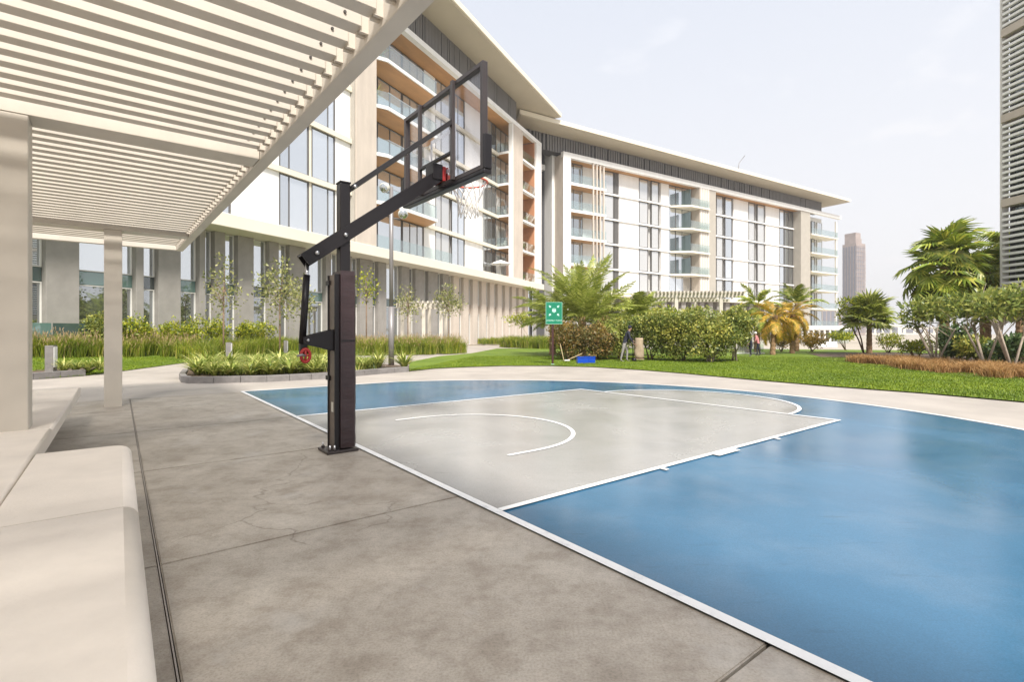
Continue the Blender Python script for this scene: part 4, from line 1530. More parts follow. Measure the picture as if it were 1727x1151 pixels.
for k, (dx, dz, s_) in enumerate(((-.055, .03, .8), (0, 0, 1.0), (.055, .03, .8), (-.028, .055, .7), (.028, .055, .7))):
    c0 = pc + Vector((dx, -.0002 * k, dz - .02))
    vs = [bm.verts.new(c0 + Vector((.018 * s_ * math.cos(a), 0, .05 + .018 * s_ * math.sin(a)))) for a in [i * math.pi / 5 for i in range(10)]]
    bm.faces.new(vs)
    vs = [bm.verts.new(c0 + Vector(p)) for p in ((-.026 * s_, 0, .025), (-.02 * s_, 0, -.06), (.02 * s_, 0, -.06), (.026 * s_, 0, .025))]
    bm.faces.new(vs)
link('people_mark', bm_mesh('people_mark', bm), 'sign_white', pn)
fc = bpy.data.curves.new('sign_text', 'FONT')
fc.body = 'ASSEMBLY POINT'
fc.size = .075
fc.align_x = 'CENTER'
fo = bpy.data.objects.new('tmp', fc)
C.objects.link(fo)
dg_ = bpy.context.evaluated_depsgraph_get()
tme = bpy.data.meshes.new_from_object(fo.evaluated_get(dg_))
bpy.data.objects.remove(fo)
tme.materials.clear()
to = link('lettering', tme, 'sign_white', pn)
to.rotation_euler = (R(90), 0, 0)
to.location = (.045, -.0575, 1.665)

# ------------------------------------------------------------------ garden things by the sign
X, Y = at(987, 614.5)
for i, (dx, w_, lab) in enumerate(((-.13, .40, 'blue plastic crate on the lawn edge, left one by the tool'), (.24, .32, 'blue plastic crate on the lawn edge, right one nearer the worker'))):
    r0 = root('blue_crate', (X + dx, Y + i * .12, .03), R(5 - 10 * i))
    tag(r0, lab, 'crate', 'blue crates beside the sign')
    w2, d2, hh = w_ / 2, .15, .27
    box('side_panel', -w2, w2, -d2, -d2 + .015, .015, hh, 'blue_plastic', r0)
    box('side_panel', -w2, w2, d2 - .015, d2, .015, hh, 'blue_plastic', r0)
    box('side_panel', -w2, -w2 + .015, -d2 + .016, d2 - .016, .015, hh, 'blue_plastic', r0)
    box('side_panel', w2 - .015, w2, -d2 + .016, d2 - .016, .015, hh, 'blue_plastic', r0)
    box('crate_floor', -w2 + .002, w2 - .002, -d2 + .002, d2 - .002, 0, .014, 'blue_plastic', r0)
    box('crate_lip', -w2 - .012, w2 + .012, -d2 - .014, -d2 - .001, hh - .035, hh - .002, 'blue_plastic', r0)
    pp, _ = blob_pts((0, 0, hh - .02), (w2 * .8, d2 * .8, .07), 60, .2)
    o = link('clippings', np_mesh('clippings', leaves_np(pp, .08), 4), 'leaf_brown')
    o.location = (X + dx, Y + i * .12, .03)
    tag(o, 'leafy clippings heaped inside the ' + ('left' if i == 0 else 'right') + ' blue crate', 'clippings', kind='stuff')
X1, Y1 = at(951, 609, .05)
rk = root('garden_rake', (X1, Y1, .04))
tag(rk, 'long pale wooden handled rake leaning up towards the sign', 'rake')
tube('handle', [(0, 0, .02), (ray(940, Y1 + 1.0) - X1, 1.0, 1.28)], .016, 'wood_handle', rk, 8)
bm = bmesh.new()
for k in range(9):
    tube_bm(bm, [(0, 0, .03), (-.16 + .04 * k, -.16, .02), (-.17 + .043 * k, -.19, -.02)], .006, 4)
link('tines', bm_mesh('tines', bm), 'steel', rk)
br = root('floor_broom', (X1 + .1, Y1 - .25, .0))
tag(br, 'long handled broom resting its handle on the left blue crate', 'broom')
tube('handle', [(0, 0, .09), (X - X1 + .0, .35, .36)], .014, 'wood_handle', br, 8)
box('head', -.10, .12, -.03, .03, .06, .11, 'white_cloth', br, .006)
box('bristles', -.095, .115, -.026, .026, .003, .059, 'bolt', br)

# ------------------------------------------------------------------ people
def person(X, Y, rz, H_, bend, mats, label, arms=((.32, .05, .95), (.30, -.1, .9)), hip_z=None, stride=.12, cap=None):
    """figure facing local +x; bend = forward lean in metres at the shoulders"""
    k = H_ / 1.72
    bm = bmesh.new()
    sk = bm.verts.layers.skin.verify()
    V = {}

    def v(n, x_, y_, z_, r_, par=None):
        q = bm.verts.new((x_ * k, y_ * k, z_ * k))
        q[sk].radius = (r_ * k, r_ * k)
        V[n] = q
        if par:
            bm.edges.new((V[par], q))
        return q
    v('pelvis', 0, 0, .93, .125)
    v('waist', bend * .3, 0, 1.07, .12, 'pelvis')
    v('chest', bend * .75, 0, 1.26, .15, 'waist')
    v('neck0', bend, 0, 1.43, .075, 'chest')
    v('neck', bend * 1.12, 0, 1.50, .052, 'neck0')
    v('head', bend * 1.25 + .01, 0, 1.58, .085, 'neck')
    v('head2', bend * 1.3 + .015, 0, 1.66, .078, 'head')
    v('nose', bend * 1.3 + .105, 0, 1.575, .014, 'head')
    for sgn, nm, st in ((1, 'l', stride), (-1, 'r', -stride)):
        v('hip' + nm, 0, sgn * .10, .86, .09, 'pelvis')
        v('knee' + nm, st * .7 + .03, sgn * .11, .49, .06, 'hip' + nm)
        v('ankle' + nm, st * .9 - .03, sgn * .11, .10, .042, 'knee' + nm)
        v('foot' + nm, st * .9 + .05, sgn * .12, .035, .036, 'ankle' + nm)
        v('toe' + nm, st * .9 + .15, sgn * .125, .030, .030, 'foot' + nm)
        v('sh' + nm, bend * .95, sgn * .17, 1.39, .062, 'neck0')
        hx, hy, hz = arms[0] if sgn > 0 else arms[1]
        v('el' + nm, bend * .8 + hx * .35, sgn * .24, (1.38 + hz) / 2 - .05, .045, 'sh' + nm)
        v('wr' + nm, bend * .5 + hx, sgn * .18 + hy, hz, .03, 'el' + nm)
        v('pa' + nm, bend * .5 + hx + .06, sgn * .17 + hy, hz - .04, .026, 'wr' + nm)
        for f in range(4):
            v('f%d' % f + nm, bend * .5 + hx + .11 + .008 * (f % 3), sgn * .17 + hy + (f - 1.5) * .022, hz - .075, .009, 'pa' + nm)
            v('g%d' % f + nm, bend * .5 + hx + .12 + .005 * (f % 3), sgn * .17 + hy + (f - 1.5) * .022, hz - .11, .008, 'f%d' % f + nm)
        v('th' + nm, bend * .5 + hx + .07, sgn * (.17 - .045) + hy, hz - .07, .010, 'pa' + nm)
    V['pelvis'][sk].use_root = True
    me = bpy.data.meshes.new('tmp')
    bm.to_mesh(me); bm.free()
    o = bpy.data.objects.new('tmp', me)
    C.objects.link(o)
    o.modifiers.new('s', 'SKIN'); sd_ = o.modifiers.new('d', 'SUBSURF'); sd_.levels = 1; sd_.render_levels = 1
    dg2 = bpy.context.evaluated_depsgraph_get()
    m2 = bpy.data.meshes.new_from_object(o.evaluated_get(dg2))
    bpy.data.objects.remove(o)
    m2.materials.clear()
    for mm in mats:
        m2.materials.append(M[mm])           # skin, top, trousers, shoes
    for p in m2.polygons:
        c = p.center / k
        p.use_smooth = True
        arm = False
        for nm, sgn in (('l', 1), ('r', -1)):
            hx, hy, hz = arms[0] if sgn > 0 else arms[1]
            if (Vector((bend * .5 + hx + .05, sgn * .18 + hy, hz - .03)) - c).length < .11:
                arm = True
        if arm or c.z > 1.48:
            p.material_index = 0
        elif c.z > .93:
            p.material_index = 1
        elif c.z > .09:
            p.material_index = 2
        else:
            p.material_index = 3
    b = link('person', m2, None)
    b.location = (X, Y, 0.02); b.rotation_euler = (0, 0, rz)
    tag(b, label, 'person')
    # hair or cap
    bmh = bmesh.new()
    bmesh.ops.create_icosphere(bmh, subdivisions=2, radius=.105 * k)
    for q in list(bmh.verts):
        if q.co.z < -.02 * k or (q.co.x > .055 * k and q.co.z < .03 * k):
            q.co *= .82
    bmesh.ops.translate(bmh, vec=Vector((bend * 1.3 - .005, 0, 1.655)) * k, verts=bmh.verts[:])
    if cap:
        add_box(bmh, (bend * 1.3 + .07) * k, (bend * 1.3 + .17) * k, -.06 * k, .06 * k, 1.66 * k, 1.675 * k)
    link('cap' if cap else 'hair', bm_mesh('hair', bmh, True), cap or 'dark_cloth', b)
    return b


X, Y = at(1053, 611.5)
person(X, Y, R(-12), 1.50, .20, ('skin', 'dark_cloth', 'grey_cloth', 'bolt'),
       'stooping worker in dark jacket and light grey trousers holding a tan sack', arms=((.34, -.06, .98), (.34, .06, .86)), stride=.16)
# tan sack on a small trolley
r0 = root('garden_sack', (X + .60, Y - .05, 0.02), R(-10))
tag(r0, 'tall tan sack standing on its hand trolley before the worker', 'sack trolley')
bm = bmesh.new()
rows = []
for i in range(13):
    z_ = .14 + .86 * i / 12
    row = []
    for j in range(14):
        a = 2 * math.pi * j / 14
        k = 1 + .06 * math.sin(3 * a + z_ * 7) + .05 * math.sin(z_ * 15 + j)
        rx = (.20 if i > 0 else .15) * (1 - .25 * (i / 12) ** 3)
        row.append(bm.verts.new((rx * math.cos(a) * k, rx * .8 * math.sin(a) * k, z_)))
    rows.append(row)
for a, b in zip(rows, rows[1:]):
    for j in range(14):
        bm.faces.new((a[j], a[(j + 1) % 14], b[(j + 1) % 14], b[j]))
bm.faces.new(rows[0][::-1]); bm.faces.new(rows[-1])
link('sack', bm_mesh('sack', bm, True), 'tan_bag', r0)
tube('trolley_bar', [(-.24, .1, .05), (-.26, .1, 1.0), (-.26, -.1, 1.0), (-.24, -.1, .05)], .014, 'black_metal', r0, 6)
box('trolley_plate', -.25, .2, -.17, .17, .10, .125, 'tan_bag', r0, .005)
for sy in (-1, 1):
    tube('trolley_wheel', [(-.2, sy * .18, .085), (-.2, sy * .215, .085)], .085, 'black_metal', r0, 14)

X, Y = at(1266, 602)
person(X, Y, R(200), 1.25, .12, ('skin', 'dark_cloth', 'dark_cloth', 'bolt'), 'distant person in dark clothes and white cap beyond the hedge end',
       arms=((.25, -.05, .9), (.2, .05, .85)), cap='white_cloth')
X, Y = at(1279, 601)
person(X, Y, R(160), 1.25, .15, ('skin', 'pink_cloth', 'dark_cloth', 'bolt'), 'distant person in pink top, right one of the pair beyond the hedge',
       arms=((.25, -.05, .95), (.2, .05, .85)), cap='white_cloth')


# ------------------------------------------------------------------ apartment buildings
SC = 1.12                     # both buildings scaled about the camera by this; a storey is about 3.9 m


class Bld:
    def __init__(self, name, w_dir, n_out, D, label):
        foot = Vector((-n_out[0] * D * SC, -n_out[1] * D * SC, 0))
        self.r = root(name, foot, math.atan2(w_dir[1], w_dir[0]))
        tag(self.r, label, 'apartment building')
        self.cache = {}

    def b(self, name, k0, k1, d0, d1, z0, z1, m, parent=None, bevel=0.0):
        """box: k along the facade, d inward from the frame plane, z up (fitted from image pixels, before scaling about the camera)"""
        zz = lambda z: max(-.05, 1.2 + (z - 1.2) * SC)
        key = (name, m, round(k1 - k0, 2), round(d1 - d0, 2), round(zz(z1) - zz(z0), 3), bevel)
        if key in self.cache:
            me = self.cache[key]
        else:
            bm = bmesh.new()
            add_box(bm, 0, abs(k1 - k0) * SC, 0, abs(d1 - d0) * SC, 0, zz(z1) - zz(z0))
            if bevel:
                bmesh.ops.bevel(bm, geom=bm.edges[:], offset=bevel, segments=1, affect='EDGES')
            me = bm_mesh(name, bm)
            self.cache[key] = me
        o = link(name, me, m, parent or self.r)
        loc = Vector((k0 * SC, d0 * SC, zz(z0)))
        if parent is not None and parent is not self.r:
            loc = loc - parent.location
        o.location = loc
        return o

    def poly(self, name, pts, z0, z1, m, parent=None):
        zz = lambda z: 1.2 + (z - 1.2) * SC
        bm = bmesh.new()
        prism_bm(bm, [(k * SC, d * SC) for k, d in pts], zz(z0), zz(z1))
        bmesh.ops.recalc_face_normals(bm, faces=bm.faces[:])
        return link(name, bm_mesh(name, bm), m, parent or self.r)

    def win(self, k0, k1, d, z0, z1, pane='pane', fr='mullion', split=None, fw=.07):
        """window: frame bars as one mesh, panes as children"""
        zz = lambda z: 1.2 + (z - 1.2) * SC
        W_, H_ = (k1 - k0) * SC, (z1 - z0) * SC
        key = ('win', round(W_, 2), round(H_, 2), fr, split)
        if key not in self.cache:
            bm = bmesh.new()
            f = fw
            add_box(bm, 0, f, -.05, .06, 0, H_)
            add_box(bm, W_ - f, W_, -.05, .06, 0, H_)
            add_box(bm, f, W_ - f, -.049, .06, 0, f)
            add_box(bm, f, W_ - f, -.049, .06, H_ - f, H_)
            if split:
                for s_ in split:
                    add_box(bm, W_ * s_ - .02, W_ * s_ + .02, -.04, .05, f, H_ - f)
            self.cache[key] = bm_mesh('window', bm)
        o = link('window', self.cache[key], fr, self.r)
        o.location = (k0 * SC, d * SC, zz(z0))
        sp = [0] + list(split or []) + [1]
        for a, b_ in zip(sp, sp[1:]):
            pk = ('pane', round(W_ * (b_ - a), 2), round(H_, 2), pane)
            if pk not in self.cache:
                bm = bmesh.new()
                add_box(bm, fw * .9, W_ * (b_ - a) - fw * .3, .01, .03, fw * .9, H_ - fw * .9)
                self.cache[pk] = bm_mesh('pane', bm)
            p = link('pane', self.cache[pk], pane, o)
            p.location = (W_ * a, 0, 0)
        return o


SH = 3.45
# ---------------- left building
A = Bld('apartment_building', (.442, .897), (.897, -.442), 24.2, 'near white apartment building with wooden balcony soffits behind the hoop')
F0 = 7.26
FT = F0 + 5 * SH          # 24.51
A.b('core_wall', 3.0, 57.2, 2.25, 16.0, 0.0, 27.0, 'white_wall')
# podium
A.b('podium_band', 3.0, 57.8, -.15, 2.24, 6.56, F0, 'cream', bevel=.03)
A.b('podium_back', 3.0, 57.2, 2.0, 2.24, 0.0, 6.55, 'grey_pillar')
piers = [(9.9, 11.0), (13.15, 13.46), (14.1, 15.12), (16.05, 16.35), (16.85, 17.42), (18.15, 19.1), (20.1, 20.75), (21.5, 22.7), (24.35, 24.8), (25.6, 26.7),
         (27.5, 28.8), (29.4, 30.3), (32.1, 33.1), (33.9, 35.1), (35.7, 37.1)]
k = 37.9
while k < 56:
    piers.append((k, k + .95)); k += 1.75
piers = [(5.9, 7.0), (8.0, 8.4)] + piers
for a, b in piers:
    A.b('pier', a, b, 1.35, 1.99, 0.0, 6.555, 'pier' if a < 38 else 'stone', bevel=.01)
edges_ = sorted(piers)
for (a0, a1), (b0, b1) in zip(edges_, edges_[1:]):
    if b0 - a1 < .12:
        continue
    far = a0 > 37
    zs = (3.3, 3.85) if not far else (3.2, 4.0)
    w1 = A.win(a1 + .01, b0 - .01, 1.72, .1, zs[0] - .02, 'pane_low', 'white_frame', None, .05)
    w2 = A.b('spandrel', a1 + .01, b0 - .01, 1.70, 1.82, zs[0], zs[1], 'pane_teal' if not far else 'stone')
    w3 = A.win(a1 + .01, b0 - .01, 1.72, zs[1] + .02, 6.54, 'pane', 'white_frame', None, .05)
# upper facade
PL = [(25.5, 27.65)]
for (a, b) in PL:
    A.b('pillar', a + .21, b, 0.0, 2.2, F0 + .01, FT - .45, 'stone')
A.b('pillar_return', 25.61, 25.70, .12, 2.2, F0 + .01, FT - .46, 'grey_pillar')
A.b('pillar', 49.5, 51.9, .0, .5, F0 + .01, FT - .45, 'stone')
A.b('pillar_edge', 49.30, 49.49, .02, .5, F0 + .01, FT - .46, 'white_wall')
A.b('frame_end', 55.75, 57.3, 0.0, 3.0, F0 + .01, FT - .44, 'white_wall')
A.b('end_lining', 55.55, 55.74, .25, 2.2, F0 + .01, FT - .47, 'terracotta')
A.b('frame_beam', 3.0, 57.3, -.02, .45, FT - .43, FT + .02, 'white_wall')
A.b('top_soffit', 3.0, 55.5, .46, 2.2, FT - .42, FT - .28, 'timber')
for j in range(5):
    z0 = F0 + j * SH
    z1 = z0 + SH
    top = FT - .45 if j == 4 else z1 - .30
    if j < 4:
        A.b('floor_band', 3.0, 25.6, .30, 2.2, z1 - .30, z1 + .02, 'cream')
        A.b('floor_band', 36.2, 49.4, 1.72, 2.2, z1 - .30, z1 + .02, 'cream')
    zb = z0 + (.03 if j else .01)
    for a, b in ((5.9, 8.0), (8.2, 10.1), (12.9, 15.0), (15.2, 17.1), (20.05, 22.15), (22.37, 24.25)):
        A.win(a, b, .50, zb, top - .01, 'pane', 'mullion', (.33,) if a in (5.9, 12.9, 20.05) else (.7,))
    for a, b in ((3.0, 5.88), (10.12, 12.88), (17.12, 20.03), (24.27, 25.6)):
        A.b('wall_panel', a, b, .46, 2.2, zb, top - .01, 'white_wall')
    for a in (8.02, 15.02, 22.17):
        A.b('wall_pier', a, a + .17, .45, 2.2, zb, top - .01, 'cream')
    # balcony bay
    A.win(27.7, 30.0, 2.05, zb, top - .01, 'pane_curtain', 'mullion', (.5,))
    A.win(30.05, 33.0, 2.05, zb, top - .01, 'pane', 'mullion', (.5,))
    A.win(33.05, 35.9, 2.05, zb, top - .01, 'pane_curtain', 'mullion', (.35, .7))
    A.b('wall_panel', 35.95, 37.6, 1.98, 2.2, zb, top - .01, 'white_wall')
    A.win(37.65, 40.0, 2.02, zb, top - .01, 'pane_curtain', 'mullion', (.4,))
    A.win(40.3, 42.6, 2.02, zb, top - .01, 'pane', 'mullion', (.5,))
    A.b('wall_panel', 42.65, 46.2, 1.98, 2.2, zb, top - .01, 'white_wall')
    A.win(46.25, 49.2, 2.02, zb, top - .01, 'pane_dark', 'mullion', (.33, .66))
    A.win(49.25, 55.5, 2.1, zb, top - .01, 'pane_curtain', 'mullion', (.2, .4, .6, .8))
    if j:
        z = z0
        bal = A.poly('balcony', [(27.66, 2.2), (27.66, .75), (28.9, .0), (35.1, .0), (36.19, 1.6), (36.19, 2.2)], z - .22, z + .02, 'white_wall')
        A.poly('balcony_soffit', [(27.75, 2.15), (27.75, .9), (28.95, .12), (35.0, .12), (36.0, 1.6), (36.0, 2.15)], z - .25, z - .222, 'timber', bal)
        A.b('balustrade', 29.0, 35.05, .06, .09, z + .03, z + 1.05, 'balustrade')
        A.poly('balustrade', [(27.68, .80), (28.95, .045), (28.97, .075), (27.70, .83)], z + .03, z + 1.05, 'balustrade')
        A.b('balustrade_rail', 28.95, 35.1, .045, .105, z + 1.052, z + 1.09, 'steel')
        b2 = A.b('balcony', 49.2, 55.54, .52, 2.2, z - .22, z + .02, 'white_wall')
        b3 = A.b('balcony_edge', 51.92, 55.54, .06, .51, z - .22, z + .02, 'white_wall')
        A.b('balcony_soffit', 49.3, 55.5, .55, 2.15, z - .25, z - .222, 'timber')
        A.b('balustrade', 51.95, 55.5, .10, .13, z + .03, z + 1.0, 'balustrade')
        A.b('balustrade', 49.25, 49.28, .55, 1.9, z + .03, z + 1.0, 'balustrade')
    else:
        A.b('balustrade', 27.7, 37.5, .10, .13, z0 + .02, z0 + .95, 'balustrade')
        A.b('balustrade', 51.95, 55.5, .10, .13, z0 + .02, z0 + 1.0, 'balustrade')
# grey louvred attic and roof
A.b('attic_wall', 3.0, 51.0, .50, 2.2, FT + .03, 27.04, 'louvre_dark')
bmA = bmesh.new()
kk = 3.1
while kk < 50.9:
    add_box(bmA, kk * SC, (kk + .16) * SC, .36 * SC, .49 * SC, 1.2 + (FT + .04 - 1.2) * SC, 1.2 + (27.03 - 1.2) * SC)
    kk += .21 if random.random() < .8 else .30
stuff(link('attic_louvres', bm_mesh('attic_louvres', bmA), 'louvre_grey', A.r))
A.poly('roof_soffit', [(2.0, -2.55), (56.9, -2.55), (56.9, 17), (2, 17)], 27.06, 27.16, 'soffit')
A.poly('roof', [(1.9, -2.7), (57.1, -2.7), (57.1, 17.1), (1.9, 17.1)], 27.17, 27.62, 'cream')

# ---------------- right building
Bq = Bld('apartment_building', (.854, .52), (.52, -.854), 51.4, 'long far white apartment building with grey attic seen over the palms')
F2 = 6.75
TOP2 = 24.05
Bq.b('core_wall', 38.5, 96.0, 1.9, 16, 0, 26.0, 'white_wall')
Bq.b('link_wall', 30.0, 39.2, 3.6, 12, 0, 26.0, 'louvre_dark')
for j in range(7):
    Bq.win(35.3, 36.1, 3.45, .5 + 3.4 * j, 3.6 + 3.4 * j, 'pane', 'mullion', None)
    Bq.win(36.4, 37.2, 3.45, .5 + 3.4 * j, 3.6 + 3.4 * j, 'pane', 'mullion', None)
Bq.b('link_cap', 34.5, 38.2, 3.0, 3.6, 22.6, 23.3, 'white_wall')
Bq.b('side_fin', 38.9, 40.0, 0.02, 3.2, 0, TOP2, 'stone')
Bq.b('front_fin', 38.88, 40.1, -.02, .02, 0, TOP2 - .01, 'white_wall')
Bq.b('frame_beam', 38.88, 107.0, -.04, .5, TOP2 - .40, TOP2 + .25, 'white_wall')
Bq.b('top_soffit', 40.1, 95.4, .51, 1.88, TOP2 - .38, TOP2 - .15, 'timber')
Bq.b('podium_band', 40.1, 92.0, .0, 1.88, F2 - .5, F2, 'cream')
kk = 40.6
while kk < 92:
    Bq.b('pier', kk, kk + 1.0, .6, 1.88, 0, F2 - .51, 'pier'); kk += 2.1
# pillars
for k0, k1, mm in ((65.0, 67.3, 'stone'), (67.35, 68.9, 'grey_pillar'), (92.9, 96.0, 'grey_pillar')):
    Bq.b('pillar', k0, k1, 0.03 if mm == 'stone' else .06, 1.88, F2 + .01 if k0 < 90 else 0, TOP2 - .41, mm)
    if mm == 'stone':
        for q in range(5):
            Bq.b('pillar_rib', k0 + .15 + q * .44, k0 + .33 + q * .44, -.06, .025, F2 + .01, TOP2 - .42, 'white_frame')
for q in range(4):
    Bq.b('screen_fin', 43.8 + q * .6, 44.0 + q * .6, .02, .22, 9.0, TOP2 - .41, 'stone')
wins1 = [(46.3, 48.8, 'pane_curtain'), (53.6, 55.5, 'pane_curtain'), (56.1, 57.7, 'pane_curtain')]
pans1 = [(49.7, 53.55), (58.1, 59.8)]
wins2 = [(70.9, 72.6, 'pane_curtain'), (73.1, 75.0, 'pane'), (79.4, 81.2, 'pane_curtain'), (81.9, 84.0, 'pane_curtain'), (88.5, 90.0, 'pane'), (90.1, 91.4, 'pane_dark'), (91.45, 92.8, 'pane_dark')]
pans2 = [(75.3, 79.3), (84.3, 88.4)]
for j in range(5):
    z0 = F2 + j * SH
    z1 = z0 + SH
    top = TOP2 - .41 if j == 4 else z1 - .22
    for a, b, pm in wins1 + wins2:
        Bq.win(a, b, 1.5, z0 + .01, top, pm, 'mullion', None, .14)
    for a, b in pans1 + pans2:
        Bq.b('wall_panel', a, b, 1.45, 1.88, z0 + .01, top, 'white_wall')
    Bq.b('dark_mullion', 48.9, 49.6, 1.5, 1.88, z0 + .01, top, 'mullion')
    if j:
        Bq.b('floor_band', 46.2, 59.9, 1.25, 1.88, z0 - .22, z0, 'white_wall')
        Bq.b('floor_band', 69.0, 92.8, 1.25, 1.88, z0 - .22, z0, 'white_wall')
    # balcony bay one
    Bq.win(40.2, 43.2, 1.5, z0 + .01, top, 'pane_dark', 'mullion', (.5,))
    if j:
        Bq.b('balcony', 40.12, 46.1, .03, 1.88, z0 - .30, z0 + .05, 'white_wall')
        Bq.b('balcony_soffit', 40.2, 46.0, .1, 1.8, z0 - .33, z0 - .302, 'timber')
        Bq.b('balustrade', 40.12, 46.1, .05, .08, z0 + .06, z0 + 1.15, 'balustrade')
    # balcony bay two
    Bq.win(59.9, 64.9, 1.6, z0 + .01, top, 'pane', 'mullion', (.3, .6))
    if j:
        Bq.poly('balcony', [(59.9, 1.88), (60.6, 1.2), (62.6, -.35), (67.0, -.35), (67.0, 1.88)], z0 - .26, z0 + .02, 'cream')
        Bq.b('balustrade', 62.6, 66.9, -.30, -.27, z0 + .03, z0 + 1.15, 'balustrade')
        Bq.b('balcony_screen', 62.4, 62.5, -.3, 1.3, z0 + .03, z0 + 2.4, 'pane_teal')
# balcony stack at the far corner, down to the ground
Bq.b('corner_wall', 96.05, 104.0, 2.2, 12, 0, TOP2 - .3, 'white_wall')
zb = 2.3
for j in range(7):
    z0 = zb + (j - 1) * SH + .2
    if j > 0:
        Bq.b('balcony', 96.05, 105.4, -.2, 2.2, z0 - .25, z0, 'cream')
        Bq.b('balustrade', 96.2, 105.3, -.15, -.12, z0 + .01, z0 + 1.1, 'balustrade')
        Bq.b('balcony_post', 104.9, 105.2, -.1, .2, z0 + .01, min(z0 + SH - .26, TOP2 - .41), 'white_frame')
    Bq.win(96.5, 99.3, 2.0, max(z0 + .01, 0), z0 + SH - .3, 'pane_curtain', 'white_frame', (.5,))
    Bq.win(100.0, 101.2, 2.0, max(z0 + .01, 0), z0 + SH - .3, 'pane_dark', 'mullion', None)
    Bq.win(102.0, 103.8, 2.0, max(z0 + .01, 0), z0 + SH - .3, 'pane', 'white_frame', None)
# attic
Bq.b('attic_wall', 32.0, 101.5, .9, 2.5, TOP2 + .26, 26.35, 'louvre_dark')
bmA = bmesh.new()
kk = 32.1
while kk < 101.3:
    add_box(bmA, kk * SC, (kk + .3) * SC, .72 * SC, .89 * SC, 1.2 + (TOP2 + .27 - 1.2) * SC, 1.2 + (26.34 - 1.2) * SC)
    kk += .42 if random.random() < .8 else .62
stuff(link('attic_louvres', bm_mesh('attic_louvres', bmA), 'louvre_grey', Bq.r))
Bq.poly('roof_soffit', [(31.2, -2.1), (105.6, -2.1), (105.6, 14), (38, 14)], 26.36, 26.46, 'soffit')
Bq.poly('roof', [(31.0, -2.25), (105.9, -2.25), (105.9, 14.1), (37.9, 14.1)], 26.47, 26.95, 'cream')
tube('roof_mast', [(77 * SC, 2 * SC, 31.0), (77.6 * SC, 2 * SC, 33.6), (79.2 * SC, 2 * SC, 35.4)], .07, 'lamp_grey', Bq.r, 5)

# low white colonnade by the corner
cw = root('colonnade', (ray(1352, 62), 62, 0), R(-8))
tag(cw, 'low white colonnade building below the far corner balconies', 'building')
box('canopy', 0, 5.6, 0, 4, 1.65, 2.15, 'white_wall', cw)
box('back_wall', .1, 5.4, 1.6, 1.8, 0, 1.64, 'grey_pillar', cw)
for q in range(6):
    box('post', .1 + q * .62, .1 + q * .62 + .2, .1, .3, -.02, 1.64, 'white_wall', cw)
box('glass_panel', 3.6, 5.4, .15, .2, 0, 1.64, 'balustrade', cw)
wl = box('low_wall', ray(1372, 46), ray(1412, 46), 46, 46.4, -.05, .45, 'white_wall')
tag(wl, 'low white garden wall at the far lawn end', 'wall')
gp = root('glass_balustrade', (ray(1243, 29.5), 29.5, 0))
tag(gp, 'pale blue glass balustrade right of the hedge end', 'balustrade')
box('glass_sheet', 0, .75, 0, .02, .08, .75, 'pane_curtain', gp)
box('bottom_rail', -.1, 1.6, -.03, .05, .0, .079, 'white_wall', gp)
box('glass_sheet', .8, 1.55, 0, .02, .08, .75, 'balustrade', gp)
# green glass balustrade by the left building
gl = root('glass_balustrade', (0, 0, 0))
tag(gl, 'green tinted glass balustrade below the leftmost wide pier', 'balustrade')
for a_, b_ in ((7.2, 8.9), (8.95, 10.4), (10.45, 11.7)):
    bm = bmesh.new()
    pts = []
    for kq, dq in ((a_, 22.6), (b_, 22.6)):
        pts.append(Vector((-.897 * dq * SC + .442 * kq * SC, .442 * dq * SC + .897 * kq * SC, 0)))
    d = (pts[1] - pts[0]).normalized(); n = Vector((d.y, -d.x, 0)) * .012
    vs = [bm.verts.new(p + o_ + Vector((0, 0, z_))) for z_ in (.25, 1.62) for p, o_ in ((pts[0], n), (pts[1], n), (pts[1], -n), (pts[0], -n))]
    for f in ((0, 1, 2, 3), (7, 6, 5, 4), (0, 4, 5, 1), (1, 5, 6, 2), (2, 6, 7, 3), (3, 7, 4, 0)):
        bm.faces.new([vs[i] for i in f])
    bmesh.ops.recalc_face_normals(bm, faces=bm.faces[:])
    link('glass_sheet', bm_mesh('glass_sheet', bm), 'pane_teal', gl)

# ---------------- distant tower
tw = root('tower', (ray(1440, 380), 380, 0), R(25))
tag(tw, 'distant brown high rise tower between the far building and small fan palm', 'tower')
box('shaft', -5.5, 5.5, -5, 5, -1, 68, 'tower', tw)
box('shaft', 2, 7.5, -4, 4.5, -1, 62, 'tower', tw)
box('crown', -4.5, 1.5, -4, 4, 68, 76, 'tower', tw)
box('crown', 1.6, 4.4, -3, 3, 68, 72, 'tower', tw)
for q in range(5):
    box('glass_strip', -5.2 + q * 2.1, -4.2 + q * 2.1, -5.15, -5.0, 2, 66, 'tower_glass', tw)
    box('glass_strip', -5.65, -5.5, -4.6 + q * 2, -3.4 + q * 2, 2, 66, 'tower_glass', tw)
bmT = bmesh.new()
for q in range(21):
    add_box(bmT, -5.7, 5.6, -5.25, -5.16, 3 + q * 3.1, 3.5 + q * 3.1)
stuff(link('floor_lines', bm_mesh('floor_lines', bmT), 'tower', tw))
